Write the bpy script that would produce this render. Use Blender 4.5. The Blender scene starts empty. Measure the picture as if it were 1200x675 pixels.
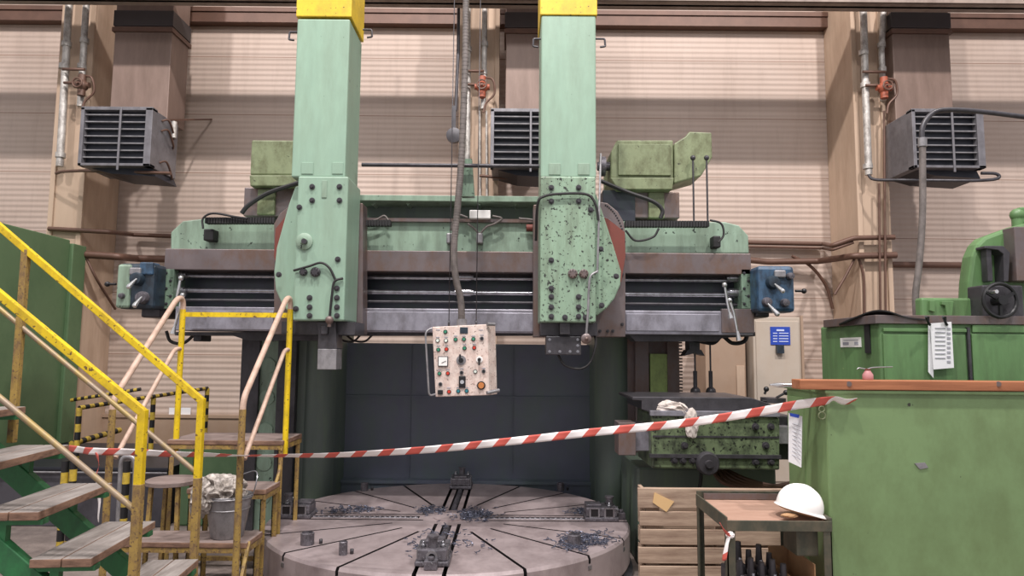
import bpy, bmesh, math, random
from mathutils import Vector, Matrix, noise
random.seed(7)
PI = math.pi
scene = bpy.context.scene
COL = scene.collection

# ---------------------------------------------------------------- camera
EYE = 1.65; F = 800.0
TH = math.radians(5.32); ROLL = math.radians(0.5)
cam_d = bpy.data.cameras.new('camera'); cam = bpy.data.objects.new('camera', cam_d); COL.objects.link(cam)
cam_d.sensor_width = 36; cam_d.lens = 24.0; cam_d.clip_end = 200
CR = Matrix.Rotation(PI/2+TH, 3, 'X') @ Matrix.Rotation(ROLL, 3, 'Z')
cam.matrix_world = Matrix.Translation((0, 0, EYE)) @ CR.to_4x4()
scene.camera = cam

def P(px, py, Y):
    """world point at depth Y that the photograph shows at pixel px, py"""
    d = CR @ Vector(((px-600)/F, (337.5-py)/F, -1))
    return Vector((0, 0, EYE)) + d*(Y/d.y)

# ---------------------------------------------------------------- light
scene.view_settings.view_transform = 'Standard'
scene.view_settings.look = 'None'
scene.view_settings.exposure = 0.0
scene.view_settings.gamma = 1.0
w = bpy.data.worlds.new('hall_ambient'); scene.world = w; w.use_nodes = True
bg = w.node_tree.nodes['Background']
bg.inputs[0].default_value = (0.98, 0.95, 1.0, 1); bg.inputs[1].default_value = 0.66

def lamp(loc, target, power, size, col, name='hall_or_fill_lamp'):
    l = bpy.data.lights.new(name, 'AREA'); l.shape = 'DISK'; l.size = size; l.energy = power; l.color = col
    o = bpy.data.objects.new(name, l); COL.objects.link(o); o.location = loc
    o.rotation_euler = (Vector(target)-Vector(loc)).to_track_quat('-Z', 'Y').to_euler()
    return o
LC = (1.0, 0.94, 0.92)
for lx, lp in ((-6.5, 500), (-1.0, 800), (5.0, 760)):
    lamp((lx, 1.0, 11.4), (lx*0.8, 8.6, 2.6), lp, 0.4, LC)
lamp((0.3, -2.0, 9.5), (-0.3, 5.0, -0.5), 330, 1.2, (1.0, 0.96, 0.95))  # added frontal fill from behind the camera for table and cabinets, no hall fixture

# ---------------------------------------------------------------- materials
def srgb(r, g, b):
    f = lambda c: (c/12.92 if c <= 0.04045 else ((c+0.055)/1.055)**2.4)
    return (f(r/255), f(g/255), f(b/255), 1)

def new_mat(name):
    m = bpy.data.materials.new(name); m.use_nodes = True
    nt = m.node_tree; b = nt.nodes['Principled BSDF']
    return m, nt, b

def noise_node(nt, scale, detail=4, rough=0.6, stretch=None, coord='Object'):
    tc = nt.nodes.new('ShaderNodeTexCoord'); mp = nt.nodes.new('ShaderNodeMapping')
    nt.links.new(tc.outputs[coord], mp.inputs[0])
    if stretch: mp.inputs['Scale'].default_value = stretch
    n = nt.nodes.new('ShaderNodeTexNoise'); n.inputs['Scale'].default_value = scale
    n.inputs['Detail'].default_value = detail; n.inputs['Roughness'].default_value = rough
    nt.links.new(mp.outputs[0], n.inputs['Vector'])
    return n

def ramp(nt, src, p0, p1, c0=(0,0,0,1), c1=(1,1,1,1)):
    r = nt.nodes.new('ShaderNodeValToRGB')
    r.color_ramp.elements[0].position = p0; r.color_ramp.elements[0].color = c0
    r.color_ramp.elements[1].position = p1; r.color_ramp.elements[1].color = c1
    nt.links.new(src, r.inputs[0]); return r

def mixc(nt, fac, a, b):
    m = nt.nodes.new('ShaderNodeMix'); m.data_type = 'RGBA'
    if hasattr(fac, 'is_output') or not isinstance(fac, (int, float)): nt.links.new(fac, m.inputs[0])
    else: m.inputs[0].default_value = fac
    for i, v in ((6, a), (7, b)):
        if isinstance(v, tuple): m.inputs[i].default_value = v
        else: nt.links.new(v, m.inputs[i])
    return m.outputs[2]

def surf(name, col, rough=0.5, metal=0.0, dirt=None, dirt_amt=0.5, chip=None, chip_at=0.68, streak=False, scale=3.0, bump=0.05, var=0.12):
    """paint or metal: broad tone variation, dirt patches or streaks, small chips"""
    m, nt, b = new_mat(name)
    n1 = noise_node(nt, scale, 5, 0.65, (1, 1, 0.25) if streak else None)
    lo = tuple(c*(1-var) for c in col[:3])+(1,); hi = tuple(min(1, c*(1+var)) for c in col[:3])+(1,)
    c = ramp(nt, n1.outputs[0], 0.35, 0.65, lo, hi).outputs[0]
    if dirt:
        n2 = noise_node(nt, scale*1.7, 6, 0.7, (1, 1, 0.2) if streak else (1.3, 1, 0.8))
        f = ramp(nt, n2.outputs[0], 0.43, 0.64, (0, 0, 0, 1), (dirt_amt,)*3+(1,)).outputs[0]
        c = mixc(nt, f, c, dirt)
    if chip:
        n3 = noise_node(nt, scale*9, 3, 0.6)
        f = ramp(nt, n3.outputs[0], chip_at-0.035, chip_at).outputs[0]
        c = mixc(nt, f, c, chip)
    nt.links.new(c, b.inputs['Base Color'])
    b.inputs['Roughness'].default_value = rough; b.inputs['Metallic'].default_value = metal
    if bump:
        n4 = noise_node(nt, scale*12, 3, 0.6)
        bp = nt.nodes.new('ShaderNodeBump'); bp.inputs['Strength'].default_value = bump; bp.inputs['Distance'].default_value = 0.01
        nt.links.new(n4.outputs[0], bp.inputs['Height']); nt.links.new(bp.outputs[0], b.inputs['Normal'])
    return m

def wood(name, col, dark, axis=(1, 8, 8), rough=0.75, scale=3):
    m, nt, b = new_mat(name)
    n = noise_node(nt, scale, 6, 0.7, axis)
    c = ramp(nt, n.outputs[0], 0.3, 0.7, dark, col).outputs[0]
    n2 = noise_node(nt, 2.2, 4, 0.6)
    f = ramp(nt, n2.outputs[0], 0.45, 0.8, (0, 0, 0, 1), (0.5, 0.5, 0.5, 1)).outputs[0]
    c = mixc(nt, f, c, dark)
    nt.links.new(c, b.inputs['Base Color']); b.inputs['Roughness'].default_value = rough
    bp = nt.nodes.new('ShaderNodeBump'); bp.inputs['Strength'].default_value = 0.2; bp.inputs['Distance'].default_value = 0.01
    nt.links.new(n.outputs[0], bp.inputs['Height']); nt.links.new(bp.outputs[0], b.inputs['Normal'])
    return m

GRIME = srgb(60, 55, 48)
M = {}
M['mint'] = surf('mint_paint', srgb(142, 166, 146), 0.45, dirt=srgb(98, 110, 94), dirt_amt=0.7, chip=srgb(45, 55, 48), chip_at=0.70, streak=True, scale=2.5)
M['mint_oily'] = surf('mint_paint_oily', srgb(122, 146, 126), 0.4, dirt=srgb(60, 75, 62), dirt_amt=0.8, chip=srgb(40, 48, 42), chip_at=0.66, streak=True, scale=4)
M['mint_clean'] = surf('mint_paint_clean', srgb(140, 168, 148), 0.4, dirt=srgb(118, 134, 116), dirt_amt=0.45, chip=srgb(60, 75, 66), chip_at=0.76, streak=True, scale=2)
M['olive'] = surf('olive_green_paint', srgb(128, 138, 104), 0.5, dirt=srgb(84, 86, 56), dirt_amt=0.8, chip=srgb(60, 60, 45), chip_at=0.7, scale=3)
M['cab'] = surf('cabinet_green_paint', srgb(118, 144, 98), 0.42, dirt=srgb(98, 116, 74), dirt_amt=0.6, chip=srgb(60, 60, 50), chip_at=0.75, scale=1.6, var=0.07)
M['cab2'] = surf('machine_green_paint', srgb(98, 134, 86), 0.45, dirt=srgb(70, 84, 56), dirt_amt=0.6, chip=srgb(160, 170, 120), chip_at=0.76, streak=True, scale=2.2)
M['cabL'] = surf('left_cabinet_green', srgb(86, 112, 78), 0.5, dirt=srgb(60, 88, 58), dirt_amt=0.5, scale=1.2, var=0.06)
M['headgreen'] = surf('oily_machine_green', srgb(104, 118, 88), 0.35, dirt=srgb(44, 48, 40), dirt_amt=0.95, chip=srgb(34, 36, 32), chip_at=0.62, scale=4.5)
M['darkgreen'] = surf('dark_green_casting', srgb(94, 106, 100), 0.5, dirt=srgb(106, 126, 100), dirt_amt=0.6, streak=True, scale=2.5)
M['screen'] = surf('dark_screen_sheet', srgb(98, 104, 120), 0.5, dirt=srgb(96, 114, 108), dirt_amt=0.6, scale=1.1)
M['iron'] = surf('brown_oiled_iron', srgb(112, 102, 102), 0.4, 0.3, dirt=srgb(108, 82, 66), dirt_amt=0.7, streak=False, scale=2.5)
M['irondark'] = surf('dark_iron', srgb(74, 72, 76), 0.4, 0.3, dirt=srgb(44, 42, 44), dirt_amt=0.7, scale=3)
M['recess'] = surf('oily_dark_recess', srgb(60, 62, 72), 0.35, 0.2, dirt=srgb(56, 76, 66), dirt_amt=0.5, scale=4)
M['guide'] = surf('ground_guideway_steel', srgb(160, 158, 168), 0.35, 0.5, dirt=srgb(108, 104, 108), dirt_amt=0.7, scale=2.5)
M['steel'] = surf('bright_steel', srgb(165, 165, 170), 0.25, 0.8, dirt=srgb(90, 85, 85), dirt_amt=0.5, scale=8)
M['chrome'] = surf('chrome', srgb(215, 215, 215), 0.12, 0.9, bump=0)
M['table'] = surf('turned_table_steel', srgb(174, 160, 160), 0.42, 0.3, dirt=srgb(134, 120, 120), dirt_amt=0.7, scale=1.8)
M['slot'] = surf('slot_dark', srgb(34, 30, 32), 0.6, 0.2, scale=8)
M['jaw'] = surf('jaw_steel', srgb(112, 108, 114), 0.4, 0.4, dirt=srgb(40, 38, 40), dirt_amt=0.7, chip=srgb(150, 150, 155), chip_at=0.66, scale=10)
M['chips'] = surf('blue_steel_chips', srgb(110, 114, 130), 0.35, 0.5, dirt=srgb(56, 58, 72), dirt_amt=0.9, scale=30)
M['yellow'] = surf('yellow_paint', srgb(228, 196, 26), 0.4, dirt=srgb(150, 118, 40), dirt_amt=0.5, chip=srgb(110, 84, 44), chip_at=0.66, scale=5)
M['yellowcap'] = surf('yellow_cap_paint', srgb(218, 184, 42), 0.45, dirt=srgb(150, 125, 50), dirt_amt=0.4, chip=srgb(70, 60, 30), chip_at=0.7, scale=4)
M['yrust'] = surf('worn_yellow_paint', srgb(162, 134, 70), 0.6, dirt=srgb(112, 88, 66), dirt_amt=1.0, chip=srgb(100, 78, 60), chip_at=0.62, scale=7)
M['pink'] = surf('faded_pink_rail', srgb(196, 168, 150), 0.5, dirt=srgb(150, 120, 100), dirt_amt=0.6, scale=7)
M['railgrey'] = surf('worn_rail_tube', srgb(150, 132, 112), 0.45, 0.2, dirt=srgb(170, 145, 60), dirt_amt=0.7, scale=4)
M['stairgreen'] = surf('stair_green_paint', srgb(46, 112, 66), 0.5, dirt=srgb(38, 66, 48), dirt_amt=0.6, scale=3)
M['tread'] = wood('grey_weathered_tread', srgb(154, 147, 142), srgb(104, 95, 90), (1.2, 9, 9) if False else (9, 1.2, 9))
M['deck'] = wood('worn_deck_board', srgb(150, 134, 128), srgb(104, 88, 82), (1.2, 9, 9))
M['crate'] = wood('pallet_pine', srgb(196, 172, 150), srgb(128, 104, 88), (0.8, 8, 11), scale=3)
M['woodedge'] = wood('bare_wood_edge', srgb(160, 126, 104), srgb(92, 68, 56), (2, 2, 8), scale=5)
M['mint_chip'] = surf('mint_paint_chipped', srgb(140, 166, 142), 0.4, dirt=srgb(98, 108, 90), dirt_amt=0.7, chip=srgb(44, 46, 42), chip_at=0.635, streak=True, scale=5)
M['olive_lit'] = surf('lightened_olive_strip', srgb(160, 184, 112), 0.5, dirt=srgb(110, 124, 80), dirt_amt=0.7, scale=4)  # olive paint brightened to offset the shade on the right column
M['plank'] = wood('varnished_plank', srgb(186, 122, 84), srgb(140, 86, 56), (0.7, 8, 10), rough=0.5)
M['traywood'] = wood('tray_board', srgb(182, 148, 130), srgb(160, 126, 108), (1.5, 8, 9), rough=0.6)
M['carton'] = surf('brown_carton', srgb(176, 138, 100), 0.8, dirt=srgb(140, 105, 76), dirt_amt=0.5)
M['note'] = surf('tan_card', srgb(222, 184, 132), 0.7, bump=0, var=0.03)
M['cartgreen'] = surf('dull_green_angle_iron', srgb(74, 76, 64), 0.5, 0.2, dirt=srgb(110, 100, 82), dirt_amt=0.6, scale=6)
M['black'] = surf('black_plastic', srgb(28, 28, 30), 0.4, bump=0)
M['rubber'] = surf('black_rubber', srgb(34, 33, 34), 0.6, bump=0)
M['hose'] = surf('grey_ribbed_hose', srgb(112, 104, 100), 0.5, dirt=srgb(70, 65, 62), dirt_amt=0.6, scale=12)
M['beige'] = surf('pillar_beige_paint', srgb(190, 166, 144), 0.7, dirt=srgb(150, 124, 102), dirt_amt=0.6, streak=True, scale=1.2)
M['cabbeige'] = surf('beige_sheet_metal', srgb(186, 174, 160), 0.5, dirt=srgb(180, 160, 140), dirt_amt=0.4, scale=1.5, var=0.04)
M['tan'] = surf('tan_panel_paint', srgb(164, 140, 120), 0.6, dirt=srgb(150, 120, 95), dirt_amt=0.4, scale=1.2, var=0.05)
M['duct'] = surf('brown_duct_sheet', srgb(124, 104, 94), 0.5, 0.15, dirt=srgb(98, 80, 70), dirt_amt=0.7, streak=True, scale=1.5)
M['ductdark'] = surf('dark_duct_flange', srgb(62, 56, 56), 0.5, 0.2, scale=2)
M['galv'] = surf('galvanised_steel', srgb(150, 148, 150), 0.4, 0.4, dirt=srgb(100, 98, 100), dirt_amt=0.6, scale=6)
M['heat'] = surf('heater_casing_grey', srgb(120, 118, 122), 0.4, 0.3, dirt=srgb(80, 76, 78), dirt_amt=0.5, scale=4)
M['heatdark'] = surf('heater_dark_sheet', srgb(42, 44, 52), 0.45, 0.3, scale=4)
M['lag'] = surf('silver_pipe_lagging', srgb(190, 186, 180), 0.45, 0.3, dirt=srgb(110, 100, 92), dirt_amt=0.7, scale=7, bump=0.3)
M['pipebrown'] = surf('brown_pipe', srgb(98, 72, 60), 0.5, 0.2, scale=6)
M['orange'] = surf('orange_valve', srgb(160, 84, 60), 0.5, scale=10)
M['redlead'] = surf('red_primer', srgb(118, 58, 48), 0.6, dirt=srgb(110, 60, 50), dirt_amt=0.6, scale=5)
M['blue'] = surf('blue_gearbox_paint', srgb(58, 86, 112), 0.4, dirt=srgb(36, 42, 50), dirt_amt=0.8, scale=6)
M['bluedark'] = surf('blue_black_paint', srgb(44, 58, 70), 0.35, dirt=srgb(28, 30, 34), dirt_amt=0.8, scale=6)
M['white'] = surf('white_plastic', srgb(240, 238, 234), 0.35, bump=0, var=0.02)
M['hat'] = surf('white_hard_hat', srgb(250, 248, 244), 0.3, bump=0, var=0.01)
M['paper'] = surf('white_paper', srgb(226, 226, 228), 0.8, bump=0, var=0.03)
M['ink'] = surf('grey_print', srgb(158, 158, 166), 0.8, bump=0)
M['rag'] = surf('white_cotton_rag', srgb(214, 204, 196), 0.9, dirt=srgb(150, 138, 128), dirt_amt=0.6, scale=9)
M['rag2'] = surf('grey_foil_rag', srgb(186, 178, 170), 0.5, 0.1, dirt=srgb(96, 86, 80), dirt_amt=0.8, scale=14)
M['red'] = surf('red_tape', srgb(212, 98, 86), 0.45, bump=0, var=0.04)
M['tapewhite'] = surf('white_tape', srgb(250, 244, 242), 0.45, bump=0, var=0.04)
M['signblue'] = surf('blue_sign', srgb(38, 70, 170), 0.45, bump=0, var=0.03)
M['signwhite'] = surf('sign_print_white', srgb(200, 210, 240), 0.6, bump=0, var=0.02)
M['panelcream'] = surf('scratched_cream_panel', srgb(222, 206, 196), 0.5, dirt=srgb(186, 154, 142), dirt_amt=0.6, chip=srgb(120, 96, 86), chip_at=0.66, scale=9)
M['btngreen'] = surf('button_green', srgb(60, 132, 104), 0.3, bump=0)
M['btnred'] = surf('button_red', srgb(196, 60, 44), 0.3, bump=0)
M['btnblue'] = surf('button_blue', srgb(46, 120, 130), 0.3, bump=0)
M['btnorange'] = surf('button_orange', srgb(188, 120, 66), 0.3, bump=0)
M['btnwhite'] = surf('button_white', srgb(220, 230, 220), 0.3, bump=0)
M['pit'] = surf('dark_grey_housing', srgb(78, 76, 82), 0.5, 0.2, dirt=srgb(40, 38, 42), dirt_amt=0.6, scale=2)
M['stripe_yellow'] = surf('dirty_stripe_yellow', srgb(196, 168, 60), 0.6, dirt=srgb(120, 98, 56), dirt_amt=0.8, scale=8)
M['girder'] = surf('grey_brown_girder', srgb(146, 130, 120), 0.6, dirt=srgb(100, 84, 76), dirt_amt=0.6, scale=1.5)
M['pinkplastic'] = surf('pink_oiler', srgb(186, 130, 130), 0.4, bump=0)

def wall_material():
    m, nt, b = new_mat('ribbed_cream_siding')
    tc = nt.nodes.new('ShaderNodeTexCoord'); sep = nt.nodes.new('ShaderNodeSeparateXYZ')
    nt.links.new(tc.outputs['Object'], sep.inputs[0])
    def math_(op, a, bb):
        n = nt.nodes.new('ShaderNodeMath'); n.operation = op
        for i, v in enumerate((a, bb)):
            if isinstance(v, (int, float)): n.inputs[i].default_value = v
            elif v is not None: nt.links.new(v, n.inputs[i])
        return n.outputs[0]
    n1 = noise_node(nt, 0.6, 5, 0.6, (1, 1, 1.6))
    c = ramp(nt, n1.outputs[0], 0.35, 0.7, srgb(178, 159, 146), srgb(190, 172, 160)).outputs[0]
    n2 = noise_node(nt, 2.0, 5, 0.7, (5, 1, 0.5))
    f = ramp(nt, n2.outputs[0], 0.5, 0.8, (0, 0, 0, 1), (0.35,)*3+(1,)).outputs[0]
    c = mixc(nt, f, c, srgb(150, 132, 119))
    # panel joints every 0.81 m are dark with grime
    z = math_('ADD', sep.outputs[2], 0.05)
    fr = math_('FRACT', math_('DIVIDE', z, 0.81), None)
    seam = math_('LESS_THAN', fr, 0.013)
    c = mixc(nt, seam, c, srgb(130, 104, 88))
    nt.links.new(c, b.inputs['Base Color']); b.inputs['Roughness'].default_value = 0.6
    s = math_('SINE', math_('MULTIPLY', sep.outputs[2], 2*PI/0.0736), None)
    s2 = math_('MULTIPLY', math_('SINE', math_('MULTIPLY', sep.outputs[0], 2*PI/0.07), None), 0.08)
    bp = nt.nodes.new('ShaderNodeBump'); bp.inputs['Strength'].default_value = 0.55; bp.inputs['Distance'].default_value = 0.005
    nt.links.new(math_('ADD', s, s2), bp.inputs['Height']); nt.links.new(bp.outputs[0], b.inputs['Normal'])
    return m
M['wall'] = wall_material()

def floor_material():
    m, nt, b = new_mat('worn_concrete')
    n = noise_node(nt, 1.4, 8, 0.7); c = ramp(nt, n.outputs[0], 0.35, 0.7, srgb(96, 86, 82), srgb(158, 144, 136)).outputs[0]
    n2 = noise_node(nt, 40, 3, 0.7); f = ramp(nt, n2.outputs[0], 0.55, 0.7, (0, 0, 0, 1), (0.5,)*3+(1,)).outputs[0]
    c = mixc(nt, f, c, srgb(90, 80, 76))
    nt.links.new(c, b.inputs['Base Color']); b.inputs['Roughness'].default_value = 0.75
    bp = nt.nodes.new('ShaderNodeBump'); bp.inputs['Strength'].default_value = 0.3; bp.inputs['Distance'].default_value = 0.01
    nt.links.new(n2.outputs[0], bp.inputs['Height']); nt.links.new(bp.outputs[0], b.inputs['Normal'])
    return m
M['floor'] = floor_material()

# ---------------------------------------------------------------- mesh builder
WM = {}                       # world matrix of every object, kept by name
class MB:
    def __init__(s): s.bm = bmesh.new(); s.mi = 0
    def _face(s, vs, smooth=False):
        try:
            f = s.bm.faces.new(vs); f.smooth = smooth; f.material_index = s.mi; return f
        except ValueError: return None
    def box(s, a, b):
        a = Vector(a); b = Vector(b)
        lo = Vector((min(a.x, b.x), min(a.y, b.y), min(a.z, b.z))); hi = Vector((max(a.x, b.x), max(a.y, b.y), max(a.z, b.z)))
        v = [s.bm.verts.new((x, y, z)) for x in (lo.x, hi.x) for y in (lo.y, hi.y) for z in (lo.z, hi.z)]
        for q in ((0, 1, 3, 2), (4, 6, 7, 5), (0, 4, 5, 1), (2, 3, 7, 6), (0, 2, 6, 4), (1, 5, 7, 3)): s._face([v[i] for i in q])
        return s
    def obox(s, c, ax, ay, az, hx, hy, hz):
        """oriented box: centre, three axes, half sizes"""
        c = Vector(c); ax = Vector(ax).normalized(); ay = Vector(ay).normalized(); az = Vector(az).normalized()
        v = [s.bm.verts.new(c+ax*i*hx+ay*j*hy+az*k*hz) for i in (-1, 1) for j in (-1, 1) for k in (-1, 1)]
        for q in ((0, 1, 3, 2), (4, 6, 7, 5), (0, 4, 5, 1), (2, 3, 7, 6), (0, 2, 6, 4), (1, 5, 7, 3)): s._face([v[i] for i in q])
        return s
    def bar(s, p0, p1, w, h, up=(0, 0, 1)):
        p0 = Vector(p0); p1 = Vector(p1); d = (p1-p0); L = d.length; d.normalize()
        up = Vector(up)
        if abs(d.dot(up)) > 0.98: up = Vector((0, 1, 0))
        side = d.cross(up).normalized(); u = side.cross(d).normalized()
        return s.obox((p0+p1)/2, d, side, u, L/2, w/2, h/2)
    def cyl(s, p0, p1, r, r2=None, seg=16, caps=True):
        p0 = Vector(p0); p1 = Vector(p1); d = (p1-p0).normalized(); r2 = r if r2 is None else r2
        a = d.orthogonal().normalized(); b = d.cross(a)
        A = [s.bm.verts.new(p0+(a*math.cos(t)+b*math.sin(t))*r) for t in [2*PI*i/seg for i in range(seg)]]
        B = [s.bm.verts.new(p1+(a*math.cos(t)+b*math.sin(t))*r2) for t in [2*PI*i/seg for i in range(seg)]]
        for i in range(seg): s._face([A[i], A[(i+1) % seg], B[(i+1) % seg], B[i]], True)
        if caps: s._face(A[::-1]); s._face(B)
        return s
    def tube(s, pts, r, seg=10, smooth=True, mats=None):
        pts = [Vector(p) for p in pts]; rings = []
        n = len(pts); ref = None
        for i, p in enumerate(pts):
            t = (pts[min(i+1, n-1)]-pts[max(i-1, 0)]).normalized()
            if ref is None: ref = t.orthogonal().normalized()
            ref = (ref-t*ref.dot(t)).normalized(); b = t.cross(ref)
            rr = r(i/(n-1)) if callable(r) else r
            rings.append([s.bm.verts.new(p+(ref*math.cos(2*PI*k/seg)+b*math.sin(2*PI*k/seg))*rr) for k in range(seg)])
        for i in range(n-1):
            if mats: s.mi = mats(i)
            for k in range(seg): s._face([rings[i][k], rings[i][(k+1) % seg], rings[i+1][(k+1) % seg], rings[i+1][k]], smooth)
        s._face(rings[0][::-1]); s._face(rings[-1]); s.mi = 0
        return s
    def prism(s, front, back):
        n = len(front)
        A = [s.bm.verts.new(p) for p in front]; B = [s.bm.verts.new(p) for p in back]
        s._face(A); s._face(B[::-1])
        for i in range(n): s._face([A[i], B[i], B[(i+1) % n], A[(i+1) % n]])
        return s
    def pprism(s, poly, Y0, Y1):
        """polygon traced at depth Y0, given thickness to depth Y1 along the floor axis"""
        f = [P(x, y, Y0) for x, y in poly]; return s.prism(f, [Vector((p.x, Y1, p.z)) for p in f])
    def pbox(s, x0, y0, x1, y1, Y0, Y1):
        c = P((x0+x1)/2, (y0+y1)/2, Y0)
        hx = (x1-x0)/2/F*Y0; hz = (y1-y0)/2/F*Y0
        return s.box((c.x-hx, Y0, c.z-hz), (c.x+hx, Y1, c.z+hz))
    def lathe(s, prof, o, axis='Z', seg=32, smooth=True, arc=2*PI):
        o = Vector(o); rings = []
        closed = abs(arc-2*PI) < 1e-6; n = seg if closed else seg+1
        for r, h in prof:
            ring = []
            for k in range(n):
                t = arc*k/seg; u, v = r*math.cos(t), r*math.sin(t)
                if axis == 'Z': q = (u, v, h)
                elif axis == 'Y': q = (u, h, v)
                else: q = (h, u, v)
                ring.append(s.bm.verts.new(o+Vector(q)))
            rings.append(ring)
        for i in range(len(rings)-1):
            for k in range(n if closed else n-1):
                s._face([rings[i][k], rings[i][(k+1) % n], rings[i+1][(k+1) % n], rings[i+1][k]], smooth)
        if closed:
            if prof[0][0] > 1e-5: s._face(rings[0][::-1])
            if prof[-1][0] > 1e-5: s._face(rings[-1])
        return s
    def ball(s, c, r, seg=12, squash=(1, 1, 1)):
        g = bmesh.ops.create_uvsphere(s.bm, u_segments=seg, v_segments=max(6, seg//2), radius=1)
        for v in g['verts']: v.co = Vector((v.co.x*r*squash[0], v.co.y*r*squash[1], v.co.z*r*squash[2]))+Vector(c)
        for v in g['verts']:
            for f in v.link_faces: f.smooth = True; f.material_index = s.mi
        return s
    def torus(s, c, R, r, axis='Y', seg=32, a0=0, a1=2*PI):
        pts = []
        full = abs(a1-a0-2*PI) < 1e-6
        for i in range(seg+1):
            t = a0+(a1-a0)*i/seg; u, v = R*math.cos(t), R*math.sin(t)
            pts.append(Vector(c)+Vector({'Y': (u, 0, v), 'Z': (u, v, 0), 'X': (0, u, v)}[axis]))
        return s.tube(pts, r, 8)
    def build(s, name, mats, parent=None, bevel=0.0, sub=0, edges=False):
        bm = s.bm
        if edges:
            bm.normal_update()
            for f_ in bm.faces:
                if abs(f_.normal.z) < .5: f_.material_index = 1
        bmesh.ops.recalc_face_normals(bm, faces=bm.faces[:])
        for e in bm.edges:
            if len(e.link_faces) == 2 and e.calc_face_angle(0) > math.radians(38): e.smooth = False
        PW = WM[parent.name] if parent else Matrix.Identity(4)
        co = [v.co for v in bm.verts]
        lo = Vector([min(c[i] for c in co) for i in range(3)]); hi = Vector([max(c[i] for c in co) for i in range(3)])
        cen = (lo+hi)/2
        if parent is None: cen.z = lo.z
        Wm = Matrix.Translation(cen)
        bmesh.ops.transform(bm, matrix=Wm.inverted(), verts=bm.verts[:])
        me = bpy.data.meshes.new(name); bm.to_mesh(me); bm.free()
        for m in (mats if isinstance(mats, (list, tuple)) else [mats]): me.materials.append(M[m] if isinstance(m, str) else m)
        o = bpy.data.objects.new(name, me); COL.objects.link(o)
        o.parent = parent; L = PW.inverted() @ Wm
        o.matrix_local = L; WM[o.name] = Wm
        if bevel:
            md = o.modifiers.new('bevel', 'BEVEL'); md.width = bevel; md.segments = 2; md.limit_method = 'ANGLE'; md.angle_limit = math.radians(40)
        if sub:
            md = o.modifiers.new('sub', 'SUBSURF'); md.levels = sub; md.render_levels = sub
        return o

def tag(o, label=None, cat=None, group=None, kind=None):
    if label: o['label'] = label
    if cat: o['category'] = cat
    if group: o['group'] = group
    if kind: o['kind'] = kind
    return o
def thing(name, loc, label, cat, group=None):
    o = bpy.data.objects.new(name, None); COL.objects.link(o); o.location = loc; o.empty_display_size = 0.1
    WM[o.name] = Matrix.Translation(loc)
    return tag(o, label, cat, group)
def dup(root, offset, label, rotz=0, about=None):
    """copy a thing with its parts and sub-parts"""
    r = root.copy(); COL.objects.link(r); r['label'] = label
    r.location = root.location+Vector(offset); r.rotation_euler[2] += rotz
    for ch in list(root.children):
        c = ch.copy(); COL.objects.link(c); c.parent = r
        for g in list(ch.children):
            d = g.copy(); COL.objects.link(d); d.parent = c
    return r
def spline(pts, n=8):
    pts = [Vector(p) for p in pts]; out = []
    q = [pts[0]*2-pts[1]]+pts+[pts[-1]*2-pts[-2]]
    for i in range(1, len(q)-2):
        a, b, c, d = q[i-1:i+3]
        for k in range(n):
            t = k/n
            out.append(0.5*((2*b)+(c-a)*t+(2*a-5*b+4*c-d)*t*t+(3*b-a-3*c+d)*t*t*t))
    out.append(pts[-1]); return out
def rounded(pts, r=0.06, n=5):
    """polyline with rounded corners"""
    pts = [Vector(p) for p in pts]; out = [pts[0]]
    for i in range(1, len(pts)-1):
        a, b, c = pts[i-1:i+2]
        p = b+(a-b).normalized()*min(r, (a-b).length/2); q = b+(c-b).normalized()*min(r, (c-b).length/2)
        for k in range(n+1):
            t = k/n; out.append(p*(1-t)**2+b*2*t*(1-t)+q*t*t)
    out.append(pts[-1]); return out
def hexbolt(p, r=0.016, h=0.02):
    m = MB(); p = Vector(p); m.cyl(p, p-Vector((0, h*0.4, 0)), r*1.3, seg=14); m.cyl(p, p-Vector((0, h, 0)), r*0.9, r*0.7, seg=8); return m

# ================================================================ STRUCTURE
WY = 9.0
f = MB().box((-16, -3, -0.2), (16, 12, 0)).build('floor', 'floor'); tag(f, kind='structure')
wl = MB().box((-16, WY, 0), (16, WY+0.25, 9)).build('wall_back', 'wall'); tag(wl, kind='structure')
bb = MB(); bb.box((-16, WY-0.05, 0), (16, WY-0.002, 0.78)); bb.box((-16, WY-0.07, 0.76), (16, WY-0.002, 0.8))
tag(bb.build('baseboard_back', 'tan'), kind='structure')
# wall pillars
def pillar(x0, x1, n, z1=8.5):
    m = MB(); m.box((x0, 8.25, 0), (x1, WY-0.003, z1))
    m.box((x0-0.02, 8.22, 0), (x0+0.04, 8.26, z1)); m.box((x1-0.04, 8.22, 0), (x1+0.02, 8.26, z1))
    return tag(m.build('trim_%d' % n, 'beige', bevel=0.006), kind='structure')
pillar(-5.66, -5.28, 1); pillar(-0.66, -0.2, 2); pillar(4.24, 4.60, 3)
# crane runway girder across the top
g = MB(); zb = P(600, 4, 7.5).z
g.box((-14, 7.42, zb), (14, 7.62, zb+0.03)); g.box((-14, 7.5, zb), (14, 7.54, zb+0.55)); g.box((-14, 7.42, zb+0.52), (14, 7.62, zb+0.56))
g.box((-14, 7.40, zb-0.0), (14, 7.43, zb+0.12))
tag(g.build('trim_4', 'girder'), kind='structure')
# thin brown strip standing in for the shaded siding under the girder
g = MB(); z0 = P(600, 30, 8.9).z
g.box((-14, 8.86, z0), (14, 8.997, z0+0.16)); g.box((-14, 8.84, z0+0.14), (14, 8.997, z0+0.2))
tag(g.build('trim_5', 'pipebrown'), kind='structure')

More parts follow.
